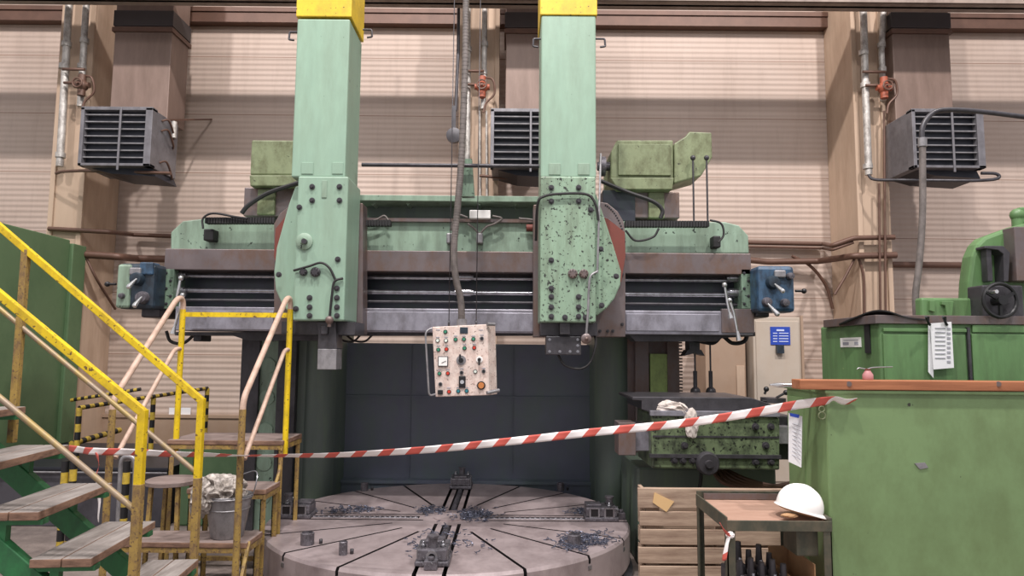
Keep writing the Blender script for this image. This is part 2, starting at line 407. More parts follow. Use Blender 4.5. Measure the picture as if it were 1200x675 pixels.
# ================================================================ DUCTS, HEATERS, PIPES
def duct(x0, x1, label):
    zt = 7.0; zb = P(137, 161, 7.6).z+0.358
    t = thing('air_duct', ((x0+x1)/2, 8.2, zb), label, 'duct', 'air ducts down the back wall')
    MB().box((x0, 8.02, zb), (x1, 8.45, P(165, 30, 8.02).z)).build('duct_sheet', 'duct', t, 0.01)
    MB().box((x0-0.015, 8.0, P(165, 30, 8.0).z), (x1+0.015, 8.47, P(165, 12, 8.0).z)).build('duct_collar', 'ductdark', t, 0.005)
    MB().box((x0, 8.02, P(165, 12, 8.0).z), (x1, 8.45, zt)).build('duct_sheet', 'duct', t, 0.01)
    MB().box((x0-0.02, 7.99, P(165, 37, 8.0).z), (x1+0.02, 8.48, P(165, 32, 8.0).z)).build('flange', 'pipebrown', t)
    return t
d0 = duct(-4.88, -4.18, 'brown sheet air duct above the leftmost louvred wall heater')
dup(d0, (-0.10+4.88, 0, 0.02), 'brown air duct partly hidden behind the right yellow capped ram')
dup(d0, (4.62+4.88, 0, 0.06), 'brown sheet air duct above the rightmost louvred wall heater')

def heater(label):
    x0, x1 = -4.93, -4.13; c = P(137, 161, 7.6)
    zt = c.z+0.345; zb = c.z-0.335
    t = thing('unit_heater', ((x0+x1)/2, 7.9, zb), label, 'heater', 'louvred unit heaters on the back wall')
    m = MB(); m.box((x0, 7.68, zb), (x1, 8.2, zt)); m.build('casing', 'heat', t, 0.01)
    m = MB(); th = 0.03
    m.box((x0-0.01, 7.58, zt-th), (x1+0.01, 7.69, zt+0.01)); m.box((x0-0.01, 7.58, zb), (x1+0.01, 7.69, zb+th))
    m.box((x0-0.01, 7.58, zb), (x0+th, 7.69, zt)); m.box((x1-0.07, 7.58, zb), (x1+0.01, 7.69, zt))
    xm = x0+(x1-x0)*0.56; m.box((xm-0.012, 7.57, zb-0.05), (xm+0.012, 7.585, zt))
    m.build('front_frame', 'heat', t, 0.004)
    MB().box((x0+0.02, 7.66, zb+0.02), (x1-0.02, 7.675, zt-0.02)).build('dark_interior', 'heatdark', t)
    m = MB()
    for i in range(7):
        z = zt-0.075-i*0.083
        m.obox(((x0+x1)/2-0.02, 7.63, z), (1, 0, 0), (0, 1, 0.12), (0, -0.12, 1), (x1-x0)/2-0.05, 0.03, 0.006)
    m.build('louvre_slats', 'galv', t)
    m = MB(); m.prism([Vector((x0+0.08, 7.7, zb)), Vector((x1-0.02, 7.7, zb)), Vector((x1+0.02, 7.7, zb-0.09)), Vector((x0+0.3, 7.7, zb-0.06))],
                      [Vector((x0+0.08, 8.2, zb)), Vector((x1-0.02, 8.2, zb)), Vector((x1+0.02, 8.2, zb-0.09)), Vector((x0+0.3, 8.2, zb-0.06))])
    m.build('drip_tray', 'heatdark', t)
    m = MB()
    for zz in (zt-0.08, zt-0.2, zb+0.1):
        m.tube(spline([(x1, 7.8, zz), (x1+0.06, 7.85, zz+0.02), (x1+0.05, 8.0, zz-0.1), (x1, 8.1, zz-0.12)], 5), 0.012, 8)
    m.build('heating_coupling', 'pipebrown', t)
    MB().cyl((x1+0.05, 8.0, zt-0.02), (x1+0.05, 8.0, zt-0.22), 0.03).build('valve_body', 'lag', t)
    m = MB()
    for xx in (x0+0.05, x1-0.05): m.bar((xx, 8.0, zt), (xx+0.1, WY-0.02, zt+0.35), 0.02, 0.02)
    m.build('hanger_rod', 'pipebrown', t)
    return t
h0 = heater('grey louvred unit heater high on the wall at far left of the hall')
dup(h0, (4.68, 0, 0.02), 'grey louvred unit heater half hidden behind the right ram')
dup(h0, (9.49, 0, 0.06), 'grey louvred unit heater high on the wall at right, above the hose arch')

def pipe(name, pts, r, mat, label, cat='pipe', group=None, rad=0.06, joints=()):
    o = MB().tube(rounded(pts, rad), r, 12)
    for j in joints: j = Vector(j); o.cyl(j-Vector((0, 0, 0.03)), j+Vector((0, 0, 0.03)), r*1.35, seg=12)
    return tag(o.build(name, mat), label, cat, group)
YP = 8.1
pipe('heating_pipe', [P(83, -20, YP), P(80, 20, YP), P(76, 90, YP), P(70, 195, YP)], 0.042, 'lag',
     'left one of two silver lagged pipes beside the left wall heater', joints=(P(78, 52, YP), P(71, 182, YP), P(75, 78, YP)))
pipe('heating_pipe', [P(103, -20, YP), P(100, 20, YP), P(98, 60, YP), P(94, 125, YP)], 0.038, 'lag',
     'right one of two silver lagged pipes beside the left wall heater', joints=(P(99, 48, YP), P(96, 78, YP)))
pipe('heating_pipe', [P(549, -20, YP), P(548, 30, YP), P(548, 100, YP), P(547, 225, YP)], 0.038, 'lag',
     'silver lagged pipe running down just beside the hanging hose', joints=(P(548, 58, YP), P(547, 95, YP)))
pipe('heating_pipe', [P(568, -20, YP), P(568, 20, YP), P(567, 100, YP), P(566, 128, YP)], 0.034, 'lag',
     'thin silver lagged pipe on the middle wall pillar ending at a valve', joints=(P(568, 52, YP), P(567, 85, YP)))
pipe('heating_pipe', [P(1010, -5, YP), P(1012, 20, YP), P(1014, 100, YP), P(1018, 205, YP)], 0.042, 'lag',
     'long silver lagged pipe down the right wall pillar', joints=(P(1012, 62, YP), P(1014, 100, YP), P(1017, 195, YP)))
pipe('heating_pipe', [P(1042, -12, YP), P(1035, 14, YP), P(1033, 60, YP), P(1035, 118, YP)], 0.036, 'lag',
     'short bent silver lagged pipe nearest the right air duct', joints=(P(1033, 53, YP), P(1034, 82, YP)))
for k, (x, y, lab) in enumerate(((96, 100, 'rust coloured pipe valve beside the left wall heater'), (565, 102, 'orange red valve on the middle wall pillar'),
                               (1036, 103, 'orange red valve on the right wall pillar'))):
    t = thing('pipe_valve', P(x, y+8, 8.0), lab, 'valve', 'valves on the heating pipes')
    m = MB(); c = P(x, y, 8.02); m.cyl(c-Vector((0, 0, .13)), c+Vector((0, 0, .13)), 0.045, seg=12); m.cyl(c+Vector((-.09, 0, 0)), c+Vector((.09, 0, 0)), 0.035, seg=12); m.ball(c, 0.075)
    m.build('valve_body', 'orange' if k else 'pipebrown', t)
    m = MB(); m.torus(c-Vector((0, .09, 0)), 0.055, 0.01); m.cyl(c, c-Vector((0, .1, 0)), 0.012); m.bar(c+Vector((-.055, -.09, 0)), c+Vector((.055, -.09, 0)), .01, .01)
    m.build('handwheel', 'pipebrown', t)
    m = MB(); m.tube(spline([c+Vector((.04, 0, .12)), c+Vector((.13, -.02, .08)), c+Vector((.15, 0, -.08)), c+Vector((.05, 0, -.2)), c+Vector((.02, 0, -.32))], 6), 0.013, 8)
    m.build('bypass_pipe', 'pipebrown', t)
    m = MB()
    for dx, dz in ((-.25, .2), (-.22, .03)): m.cyl(c+Vector((dx, 0, dz)), c+Vector((.02, 0, dz)), 0.018, seg=8)
    m.build('cross_pipe', 'pipebrown', t)
# thin pipes & conduits on the wall
pipe('wall_conduit', [P(562, 130, 8.15), P(563, 300, 8.15)], 0.014, 'lag', 'left one of two thin grey conduits down the middle pillar', 'conduit')
pipe('wall_conduit', [P(570, 130, 8.15), P(571, 300, 8.15)], 0.014, 'lag', 'right one of two thin grey conduits down the middle pillar', 'conduit')
pipe('wall_conduit', [P(1030, 215, 8.1), P(1032, 380, 8.1)], 0.014, 'pipebrown', 'left one of two thin conduits below the right heater pipes', 'conduit')
pipe('wall_conduit', [P(1036, 130, 8.1), P(1038, 380, 8.1)], 0.014, 'pipebrown', 'right one of two thin conduits below the right heater pipes', 'conduit')
pipe('drain_pipe', [P(1018, 205, 8.05), P(1022, 211, 8.0), P(1060, 211, 7.75), P(1140, 212, 7.5), P(1172, 210, 7.5), P(1170, 203, 7.5), P(1150, 203, 7.5)], 0.018, 'irondark', 'dark small bore pipe looping under the right wall heater', rad=.12)
pipe('drain_pipe', [P(66, 203, 8.05), P(72, 201, 8.0), P(95, 200, 7.9), P(200, 203, 7.6)], 0.018, 'pipebrown', 'brown small bore pipe under the left wall heater')
pipe('drain_pipe', [P(562, 206, 8.05), P(600, 209, 8.0), P(640, 210, 7.9)], 0.018, 'pipebrown', 'brown small bore pipe under the middle wall heater')
pipe('wall_conduit', [P(57, 268, 8.2), P(130, 272, 8.2), P(155, 275, 8.9), P(205, 277, 8.9)], 0.028, 'pipebrown', 'brown pipe stub on the wall above the left green cabinet', 'conduit')
pipe('cable_bundle', [P(95, 298, 8.2), P(140, 301, 8.2), P(160, 303, 8.85), P(340, 306, 8.85)], 0.045, 'pipebrown', 'thick brown cable bundle on the wall left of the machine', 'cable')
pipe('wall_conduit', [P(870, 284, 8.9), P(965, 286, 8.9), P(975, 288, 8.2), P(1000, 279, 8.15), P(1048, 278, 8.15)], 0.03, 'pipebrown', 'brown pipe stepping round the right wall pillar', 'conduit')
pipe('wall_conduit', [P(870, 289, 8.9), P(965, 291, 8.9), P(975, 293, 8.2), P(1000, 284, 8.17)], 0.018, 'pipebrown', 'thin brown pipe under the thicker one at the right pillar', 'conduit')
pipe('cable_bundle', [P(860, 303, 8.85), P(900, 307, 8.85), P(960, 306, 8.8), P(1000, 300, 8.15), P(1050, 299, 8.15)], 0.04, 'pipebrown', 'brown cable bundle sagging along the wall to the right pillar', 'cable')
pipe('wall_conduit', [P(1045, 310, 8.95), P(1150, 311, 8.95)], 0.04, 'pipebrown', 'dark brown pipe along the wall behind the grey hose', 'conduit')

pipe('wall_arc_tube', spline([P(928, 300, 8.85), P(950, 312, 8.85), P(968, 335, 8.9), P(976, 362, 8.9)], 6), .02, 'pipebrown', 'brown tube standing in for a cable shadow arching left of the right pillar', 'cable')  # brown tube added where a cable's shadow arcs over the siding
pipe('wall_arc_tube', spline([P(1002, 302, 8.2), P(990, 325, 8.2), P(978, 345, 8.2)], 6), .016, 'pipebrown', 'brown tube standing in for a cable shadow on the left face of the right pillar', 'cable')  # slanting cable shadow modelled as a thin brown tube
pipe('wall_arc_tube', spline([P(1006, 302, 8.2), P(1012, 325, 8.2), P(1013, 375, 8.2)], 6), .016, 'pipebrown', 'brown cable dropping down the front of the right pillar', 'cable')
pipe('wall_arc_tube', spline([P(100, 300, 8.2), P(115, 330, 8.3), P(135, 362, 8.8)], 6), .016, 'pipebrown', 'brown cable slanting down beside the left pillar', 'cable')
# beige cabinets at the back wall
t = thing('electrical_cabinet', P(912, 567, 8.5), 'tall beige electrical cabinet carrying a blue sign', 'cabinet')
c0 = P(882, 372, 8.4); c1 = P(940, 372, 8.4)
MB().box((c0.x, 8.4, 0.02), (c1.x, 8.95, 2.1)).build('cabinet_body', 'cabbeige', t, 0.01)
MB().box((c0.x+.03, 8.385, 0.12), (c1.x-.05, 8.4, 2.05)).build('cabinet_door', 'cabbeige', t, 0.006)
MB().box((c1.x-.03, 8.37, 0.02), (c1.x, 8.4, 2.12)).build('cable_duct', 'tan', t, 0.004)
t = thing('blue_sign', P(914, 404, 8.36), 'small blue notice with white lines on the beige cabinet', 'sign')
MB().pbox(903, 383, 926, 404, 8.375, 8.384).build('sign_plate', 'signblue', t)
m = MB(); m.pbox(910, 386, 919, 388, 8.37, 8.376)
for i in range(4): m.pbox(906, 390+i*3.2, 911, 391+i*3.2, 8.37, 8.376); m.pbox(913, 390+i*3.2, 924, 391+i*3.2, 8.37, 8.376)
m.build('sign_print', 'signwhite', t)
MB().pbox(911, 404.5, 919, 414, 8.33, 8.384).build('lock_latch', 'bluedark', t)
t = thing('wall_locker', P(850, 567, 8.6), 'tan sheet metal locker behind the machine ropes', 'cabinet')
a = P(826, 385, 8.5); b = P(873, 385, 8.5)
MB().box((a.x, 8.5, 0.02), (b.x, 8.95, 1.95)).build('locker_body', 'tan', t, 0.008)
MB().box((a.x+.38, 8.485, 0.9), (b.x-.02, 8.5, 1.5)).build('locker_hatch', 'beige', t, 0.004)
t = thing('paper_notice', P(205, 490, 8.94), 'small white notices taped low on the left wall', 'notice')
for x in (198, 212): MB().pbox(x, 478, x+11, 490, 8.975, 8.985).build('sheet', 'paper', t)

# ================================================================ LEFT BACK: HOUSING, GREEN CABINET, STRIPED BARRIER
t = thing('conveyor_housing', (-4.6, 7.2, 0), 'long low dark grey housing behind the stairs', 'housing')
MB().box((-8, 6.5, 0), (-3.2, 8.1, 0.53)).build('housing_body', 'pit', t, 0.01)
MB().box((-8.0, 6.47, 0.515), (-3.18, 8.12, 0.545)).build('housing_lid', 'heatdark', t, 0.006)
MB().cyl((-8, 6.46, 0.50), (-3.18, 6.46, 0.50), 0.009).build('front_pipe', 'galv', t)
t = thing('green_cabinet', (-5.6, 7.2, 0.55), 'tall green steel cabinet at far left behind the stairs', 'cabinet')
zc = P(80, 282, 8.0).z
MB().box((-7.2, 5.9, 0.547), (-5.2, 7.95, zc)).build('cabinet_body', 'cabL', t, 0.012)
MB().box((-7.1, 7.95, 0.547), (-5.16, 8.2, zc-.04)).build('end_panel', 'cabL', t, 0.01)
MB().cyl((-5.25, 6.5, zc), (-5.25, 6.5, zc+.1), .02, .012).build('lifting_lug', 'irondark', t)

def striped(m, a, b, r, n):
    a = Vector(a); b = Vector(b)
    return m.tube([a.lerp(b, i/n) for i in range(n+1)], r, 10, True, mats=lambda i: i % 2)
t = thing('striped_barrier', P(170, 545, 7.2), 'black and yellow striped tube barrier beyond the stairs', 'barrier')
A = P(93, 478, 6.6); B = P(180, 465, 7.5); C = P(243, 455, 8.3)
striped(MB(), A, C, 0.022, 34).build('top_rail', ['stripe_yellow', 'black'], t)
striped(MB(), P(83, 469, 7.9), P(165, 456, 8.0), 0.02, 20).build('back_rail', ['stripe_yellow', 'black'], t)
for q, z0 in ((A, .55), (B, .55), (C, 0.0)):
    striped(MB(), (q.x, q.y, z0), q, 0.026, int((q.z-z0)/0.075)).build('post', ['stripe_yellow', 'black'], t)
striped(MB(), P(84, 520, 6.9), P(140, 504, 7.6), 0.03, 12).build('lower_rail', ['black', 'stripe_yellow'], t)
for x, y in ((77, 540), (87, 536), (149, 540)):
    q = P(x, y, 5.4)
    o = striped(MB(), (q.x, 5.4, 0), q, 0.027, 9).build('striped_post', ['black', 'stripe_yellow'])
    tag(o, {77: 'short striped post, leftmost, seen between the stair treads', 87: 'short striped post just right of the leftmost one', 149: 'short striped post below the grey hooped pipe'}[x], 'post', 'short black and yellow posts behind the stairs')
q = P(141, 580, 5.55)
pipe('hooped_pipe', [Vector((q.x, 5.55, 0)), P(142, 541, 5.55), P(146, 535, 5.55), P(155, 535, 5.55), P(159, 541, 5.55), Vector((P(160, 580, 5.55).x, 5.55, 0))], .02, 'galv', 'grey bent hoop pipe standing behind the stairs', rad=.05)

# ================================================================ VERTICAL TURNING LATHE
CX, CY, TZ, R = -0.47, 5.5, 0.35, 1.39
VL = thing('vertical_lathe', (CX, CY, 0), 'huge mint green vertical turning lathe with round table and two rams', 'machine')
# --- rotary table with T-slots cut in
tb = MB(); tb.lathe([(R-0.12, 0.02), (R-0.12, 0.09), (R-0.01, 0.10), (R, 0.12), (R, TZ-0.02), (R-0.012, TZ), (0.0001, TZ)], (CX, CY, 0), seg=160, smooth=False)
table = tb.build('rotary_table', ['table', 'slot'], VL)
cut = MB()
def radial(mb, ang, r0, r1, w, z0, z1, off=0):
    d = Vector((math.sin(ang), -math.cos(ang), 0)); s_ = Vector((d.y, -d.x, 0))
    c = Vector((CX, CY, 0))+d*(r0+r1)/2+s_*off; c.z = (z0+z1)/2
    mb.obox(c, d, s_, (0, 0, 1), (r1-r0)/2, w/2, (z1-z0)/2)
for q in range(4):
    base = q*PI/2
    for a in (24, 45, 66): radial(cut, base+math.radians(a), 0.46, R+.05, 0.022, TZ-0.05, TZ+.02)
    for off in (-.088, .088): radial(cut, base, 0.20, R+.05, 0.026, TZ-0.06, TZ+.02, off)
    radial(cut, base, 0.24, R-.2, 0.07, TZ-0.03, TZ+.02)
cutter = cut.build('cutter', ['slot'])
md = table.modifiers.new('b', 'BOOLEAN'); md.object = cutter; md.operation = 'DIFFERENCE'; md.solver = 'EXACT'
bpy.context.view_layer.update()
try: md.material_mode = 'TRANSFER'
except Exception: pass
me = bpy.data.meshes.new_from_object(table.evaluated_get(bpy.context.evaluated_depsgraph_get()))
table.modifiers.clear(); table.data = me; bpy.data.objects.remove(cutter)
# raised ring, base under the table
MB().lathe([(R+.02, 0.0), (R+.02, 0.05), (R-0.05, .07), (R-.05, .0)], (CX, CY, 0), seg=96).build('table_base', 'irondark', VL)
for q in range(4):          # jaw lead screw in the middle channel
    m = MB(); d = Vector((math.sin(q*PI/2), -math.cos(q*PI/2), 0)); c = Vector((CX, CY, TZ-.012))
    m.cyl(c+d*.25, c+d*(R-.22), .014, seg=10)
    for k in range(22): m.cyl(c+d*(.26+k*.04), c+d*(.275+k*.04), .022, seg=10)
    m.build('lead_screw', 'jaw', table)
MB().lathe([(0.13, TZ-.0), (0.13, TZ+.008), (0.11, TZ+.012), (.0001, TZ+.012)], (CX, CY, 0), seg=48).build('centre_plug', 'table', table)
# notches on rim (light ends of slots)
for q in range(4):
    for a in (0, 24, 45, 66):
        ang = q*PI/2+math.radians(a)
        for off in ((-.088, .088) if a == 0 else (0,)):
            m = MB(); radial(m, ang, R-.0, R+.004, 0.035, TZ-0.085, TZ-.06, off); m.build('slot_end_plate', 'steel', table)

# --- columns
def column(x0, x1, side):
    c = MB().pbox(x0, 395, x1, 560, 6.4, 7.3) if False else None
    X0, X1 = P(x0, 480, 6.4).x, P(x1, 480, 6.4).x
    return X0, X1
XL0, XL1 = column(279, 386, 0)
zt = P(600, 250, 6.4).z
col = MB(); col.box((XL0, 6.5, 0), (XL1-.25, 7.3, zt)); colL = col.build('column', 'darkgreen', VL, .01)
m = MB(); m.box((XL0, 6.42, 0), (XL0+.17, 6.52, zt)); m.box((P(323, 480, 6.42).x, 6.42, 0), (P(345, 480, 6.42).x, 6.52, zt)); m.build('guideway', 'irondark', colL, .004)
m = MB(); m.box((P(301, 480, 6.45).x, 6.46, 0), (P(323, 480, 6.45).x, 6.5, zt)); m.build('painted_strip', 'mint', colL)
for i in range(8):
    z = .3+i*.3; c = Vector((P(312, 480, 6.45).x, 6.46, z)); m = MB(); m.cyl(c, c-Vector((0, .012, 0)), .07, seg=18); m.build('cover_disc', 'mint', colL)
m = MB()
m.bm.free()
m = MB(); xc = (P(346, 480, 6.4).x+XL1)/2; rr = (XL1-P(346, 480, 6.4).x)/2
m.lathe([(rr, 0), (rr, zt), (.001, zt)], (xc, 6.62, 0), seg=28); m.box((xc-rr, 6.6, 0), (xc+rr, 7.3, zt)); m.build('round_column_face', 'darkgreen', colL)
XR0, XR1 = P(700, 480, 6.4).x, P(800, 480, 6.4).x
col = MB(); col.box((XR0+.25, 6.5, 0), (XR1, 7.3, zt)); colR = col.build('column', 'iron', VL, .01)
m = MB(); rr = (P(744, 480, 6.4).x-XR0)/2; xc = XR0+rr; m.lathe([(rr, 0), (rr, zt), (.001, zt)], (xc, 6.62, 0), seg=28); m.box((xc-rr, 6.6, 0), (xc+rr, 7.3, zt)); m.build('round_column_face', 'darkgreen', colR)
m = MB(); m.box((P(745, 480, 6.42).x, 6.42, 0), (P(761, 480, 6.42).x, 6.52, zt)); m.box((P(783, 480, 6.42).x, 6.42, 0), (P(797, 480, 6.42).x, 6.52, zt)); m.build('guideway', 'iron', colR, .004)
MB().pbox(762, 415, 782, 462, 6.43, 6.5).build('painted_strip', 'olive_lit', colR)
MB().box((P(762, 480, 6.45).x, 6.47, 0), (P(782, 480, 6.45).x, 6.51, P(770, 463, 6.45).z)).build('painted_strip', 'darkgreen', colR)
m = MB()
for i in range(44): m.box((XR1-.03, 6.43, .9+i*.03), (XR1+.012, 6.49, .915+i*.03))
m.build('gear_rack', 'iron', colR)
# green machine base seen between the steps
m = MB(); m.box((-3.12, 6.55, 0), (-2.5, 7.2, .78)); m.build('side_base', 'cabL', VL, .02)
# --- screen between columns
s_ = MB(); z1 = P(550, 403, 7.0).z
s_.box((XL1-.15, 7.02, 0), (XR0+.15, 7.06, z1)); scr = s_.build('guard_screen', 'screen', VL)
m = MB()
for x in (480, 600): X = P(x, 500, 7.0).x; m.box((X-.006, 7.005, 0), (X+.006, 7.02, z1))
m.box((XL1-.15, 7.0, 1.18), (XR0+.15, 7.02, 1.195)); m.build('screen_seam', 'screen', scr)
m = MB(); m.box((XL1-.1, 6.93, 0), (XR0+.1, 7.02, .36)); m.box((XL1-.1, 6.9, .34), (XR0+.1, 7.02, .37)); m.build('screen_sill', 'screen', scr)

# --- crossrail
Yc = 5.6
cr = MB(); cr.pprism([(200, 296), (200, 272), (214, 259), (240, 256), (850, 260), (866, 264), (877, 276), (878, 297)], Yc+.12, 6.38)
xr = cr.build('crossrail', 'mint', VL, .01)
MB().pbox(420, 236, 640, 257, Yc+.35, 6.38).build('bridge_recess', 'darkgreen', xr)
m = MB(); m.pbox(416, 229, 646, 236, Yc+.1, 6.38); 
for x in (437, 478, 562, 604): m.pprism([(x-5, 236), (x+5, 236), (x, 241)], Yc+.2, Yc+.36)
m.build('bridge_flange', 'mint', xr, .004)
MB().pbox(420, 256, 640, 260, Yc+.08, Yc+.3).build('ledge', 'iron', xr)
ug = MB(); ug.pbox(190, 294, 883, 319, Yc, 6.3); ug.build('upper_guideway', 'iron', xr, .006)
MB().pbox(193, 319, 880, 362, Yc+.28, 6.3).build('recess_web', 'recess', xr)
m = MB(); m.pbox(205, 362, 883, 390, Yc, 5.95); m.build('lower_guideway', 'guide', xr, .006)
m = MB(); m.pprism([(205, 389), (885, 389), (885, 394), (846, 396), (840, 400), (745, 400), (738, 393), (392, 393), (388, 399), (290, 399), (272, 393), (205, 393)], Yc+.1, 5.93); m.build('lower_lip', 'irondark', xr)
m = MB(); m.pbox(423, 366, 633, 388, Yc-.012, Yc+.01); m.pbox(734, 368, 843, 388, Yc-.012, Yc+.01); m.pbox(225, 364, 320, 386, Yc-.012, Yc+.01); m.build('way_cover', 'guide', xr, .003)
# brown outer ends
MB().pbox(846, 362, 884, 390, Yc-.02, Yc+.02).build('end_plate', 'iron', xr, .003)
for k, (y, r, mt) in enumerate(((325, .016, 'steel'), (342, .021, 'steel'), (353, .012, 'irondark'))):
    a = P(195, y-.5+1, Yc+.12); b = P(880, y+2, Yc+.12)
    MB().cyl((a.x, a.y, (a.z+b.z)/2), (b.x, b.y, (a.z+b.z)/2), r, seg=16).build('feed_shaft', mt, xr)
for x, y in ((207, 322), (207, 341), (861, 326), (861, 343), (543, 325), (543, 343)):
    a = P(x-7, y, Yc+.1); b = P(x+9, y, Yc+.1)
    m = MB(); m.cyl((a.x, a.y, a.z), (b.x, b.y, a.z), .035, seg=16); m.cyl((a.x-.02, a.y, a.z), (b.x+.02, b.y, a.z), .026, seg=16); m.build('shaft_coupling', 'steel', xr)
for x in (192, 869):
    b_ = MB().pbox(x, 315, x+11, 362, Yc+.0, Yc+.2).build('end_bracket', 'mint_oily', xr, .004)
    for i in range(5): hexbolt(P(x+3+(i % 2)*5, 320+i*9, Yc), .009, .012).build('bolt', 'irondark', b_)
for x, y in ((440, 0), (452, 0)): pass
# underside strip bolts
# --- feed boxes at both ends
def feedbox(x0, x1, y0, y1, left):
    fb = MB().pbox(x0, y0, x1, y1, 5.40, 5.60).build('feed_gearbox', 'blue' if not left else 'bluedark', VL, .03)
    if left:
        MB().pbox(x0-1, y0+1, x0+15, y1-1, 5.38, 5.61).build('green_side_cover', 'mint', fb, .02)
        MB().pbox(x0+26, y0-1, x1-2, y0+14, 5.385, 5.5).build('blue_top_cover', 'blue', fb, .01)
        cx = [(162, 327, .055), (168, 349, .052), (145, 347, .024)]
    else:
        cx = [(905, 331, .055), (898, 354, .038), (919, 355, .034), (925, 324, .03)]
    for i, (x, y, r) in enumerate(cx):
        c = P(x, y, 5.40); m = MB(); m.lathe([(r, 0), (r, -.02), (r*.8, -.05), (r*.3, -.055), (.001, -.055)], c, 'Y', 20); m.build('dial', 'jaw' if i else 'bluedark', fb)
    for a, b in (((( 160, 327), (151, 336)), ((166, 348), (158, 358))) if left else (((908, 333), (917, 341)), ((900, 356), (911, 368)))):
        m = MB(); p, q = P(*a, 5.35), P(*b, 5.30); m.tube([p, q], lambda t: .009+.012*t, 10); m.ball(q, .02); m.build('lever', 'chrome', fb)
    c = P(x0+22 if left else 914, y0+10, 5.385); MB().box(c-Vector((.045, .015, .03)), c+Vector((.045, .02, .03))).build('oil_cup', 'galv', fb, .01)
    xx = x0-1 if left else x1
    c = P(xx, 333 if left else 341, 5.5); d = Vector((-.07 if left else .07, 0, 0)); m = MB(); m.cyl(c, c+d, .01); m.ball(c+d, .022); m.build('side_knob', 'black', fb)
    # plinth under the box
    MB().pbox(x1-16 if left else x0-2, y1-4, x1+6 if left else x0+14, y1+10 if left else y1+6, 5.55, 5.9).build('box_bracket', 'irondark', fb, .015)
feedbox(137, 181, 308, 362, True)
feedbox(888, 932, 311, 366, False)
# chrome clutch levers hanging on the shafts
for pts in (((212, 326), (207, 350), (203, 356)), ((214, 346), (210, 364), (205, 382)), ((849, 334), (852, 352), (855, 366)), ((855, 352), (860, 366), (864, 388))):
    q = [P(x, y, 5.42) for x, y in pts]; m = MB(); m.tube(q, .011, 8); m.tube([q[-1], q[-1]+(q[-1]-q[-2])*.5], lambda t: .011+.011*t, 10); m.ball(q[0], .022)
    m.build('clutch_lever', 'chrome', xr)

# --- ram heads
def bolts(parent, pts, Y, r=.016, mat='irondark'):
    for x, y in pts: hexbolt(P(x, y, Y), r, .022).build('bolt', mat, parent)
YR = 5.0
# left
rl = MB(); rl.box((P(349, 20, YR).x-.003, YR, P(380, 208, YR).z), (P(407, 120, YR).x, YR+.42, P(380, 22, YR).z)); ramL = rl.build('ram', 'mint_clean', VL, .012)
MB().box((P(349, 20, YR).x-.012, YR-.008, P(380, 20, YR).z), (P(407, 120, YR).x+.012, YR+.43, P(380, -70, YR).z)).build('yellow_cap', 'yellowcap', ramL, .006)
hl = MB(); hl.box((P(346, 300, YR-.01).x, YR-.015, P(380, 376, YR).z), (P(406, 300, YR).x, YR+.40, P(380, 207, YR).z))
headL = hl.build('ram_head', 'mint_clean', VL, .012)
MB().pprism([(346, 218), (338, 240), (324, 290), (321, 318), (323, 340), (331, 358), (346, 374), (360, 374), (360, 218)], YR+.08, YR+.38).build('swivel_flange', 'mint_clean', headL, .01)
bolts(headL, [(366, 219), (398, 219), (366, 235), (398, 235), (351, 243), (327, 322), (396, 304), (395, 338), (363, 349), (363, 360), (363, 370), (395, 349), (395, 360), (395, 370), (347, 362)], YR-.015, .016)
def plate_outline(parent, x0, y0, x1, y1, Y, mat='mint'):
    m = MB(); m.pbox(x0, y0, x1, y1, Y-.006, Y+.002); m.build('cover_plate', mat, parent, .002)
    
plate_outline(ramL, 353, 190, 367, 204, YR, 'mint_clean'); plate_outline(ramL, 389, 190, 402, 204, YR, 'mint_clean')
plate_outline(headL, 377, 211, 383, 232, YR-.015, 'mint')
c = P(357, 283, YR-.016); m = MB(); m.lathe([(.062, 0), (.062, -.012), (.045, -.02), (.025, -.022), (.02, -.05), (.001, -.05)], c, 'Y', 28); m.build('dial', 'mint', headL)
m = MB(); c2 = P(357, 283, YR-.05); m.cyl(c2+Vector((0, .01, 0)), c2-Vector((0, .02, 0)), .02, seg=12); m.build('square_key', 'irondark', headL)
for x, r in ((356, .028), (370, .036)):
    c = P(x, 319, YR-.016); m = MB(); m.lathe([(r, 0), (r, -.015), (r*.6, -.03), (.001, -.03)], c, 'Y', 20)
    for k in range(8): m.cyl(c+Vector((math.cos(k*PI/4)*r*.75, -.01, math.sin(k*PI/4)*r*.75)), c+Vector((math.cos(k*PI/4)*r*.75, -.035, math.sin(k*PI/4)*r*.75)), r*.14, seg=6)
    m.build('gear_socket', 'irondark', headL)
m = MB(); m.tube(spline([P(344, 317, YR-.03), P(362, 312, YR-.04), P(376, 308, YR-.04), P(386, 314, YR-.04), P(393, 328, YR-.03)], 6), .009, 8); m.tube(spline([P(402, 326, YR-.03), P(392, 330, YR-.04), P(389, 345, YR-.04), P(386, 374, YR-.03)], 6), .009, 8)
m.build('oil_pipe', 'rubber', headL)
c = P(386, 375, YR-.03); m = MB(); m.ball(c, .032); m.cyl(c-Vector((0, 0, .05)), c, .014); m.build('oil_nipple', 'iron', headL)
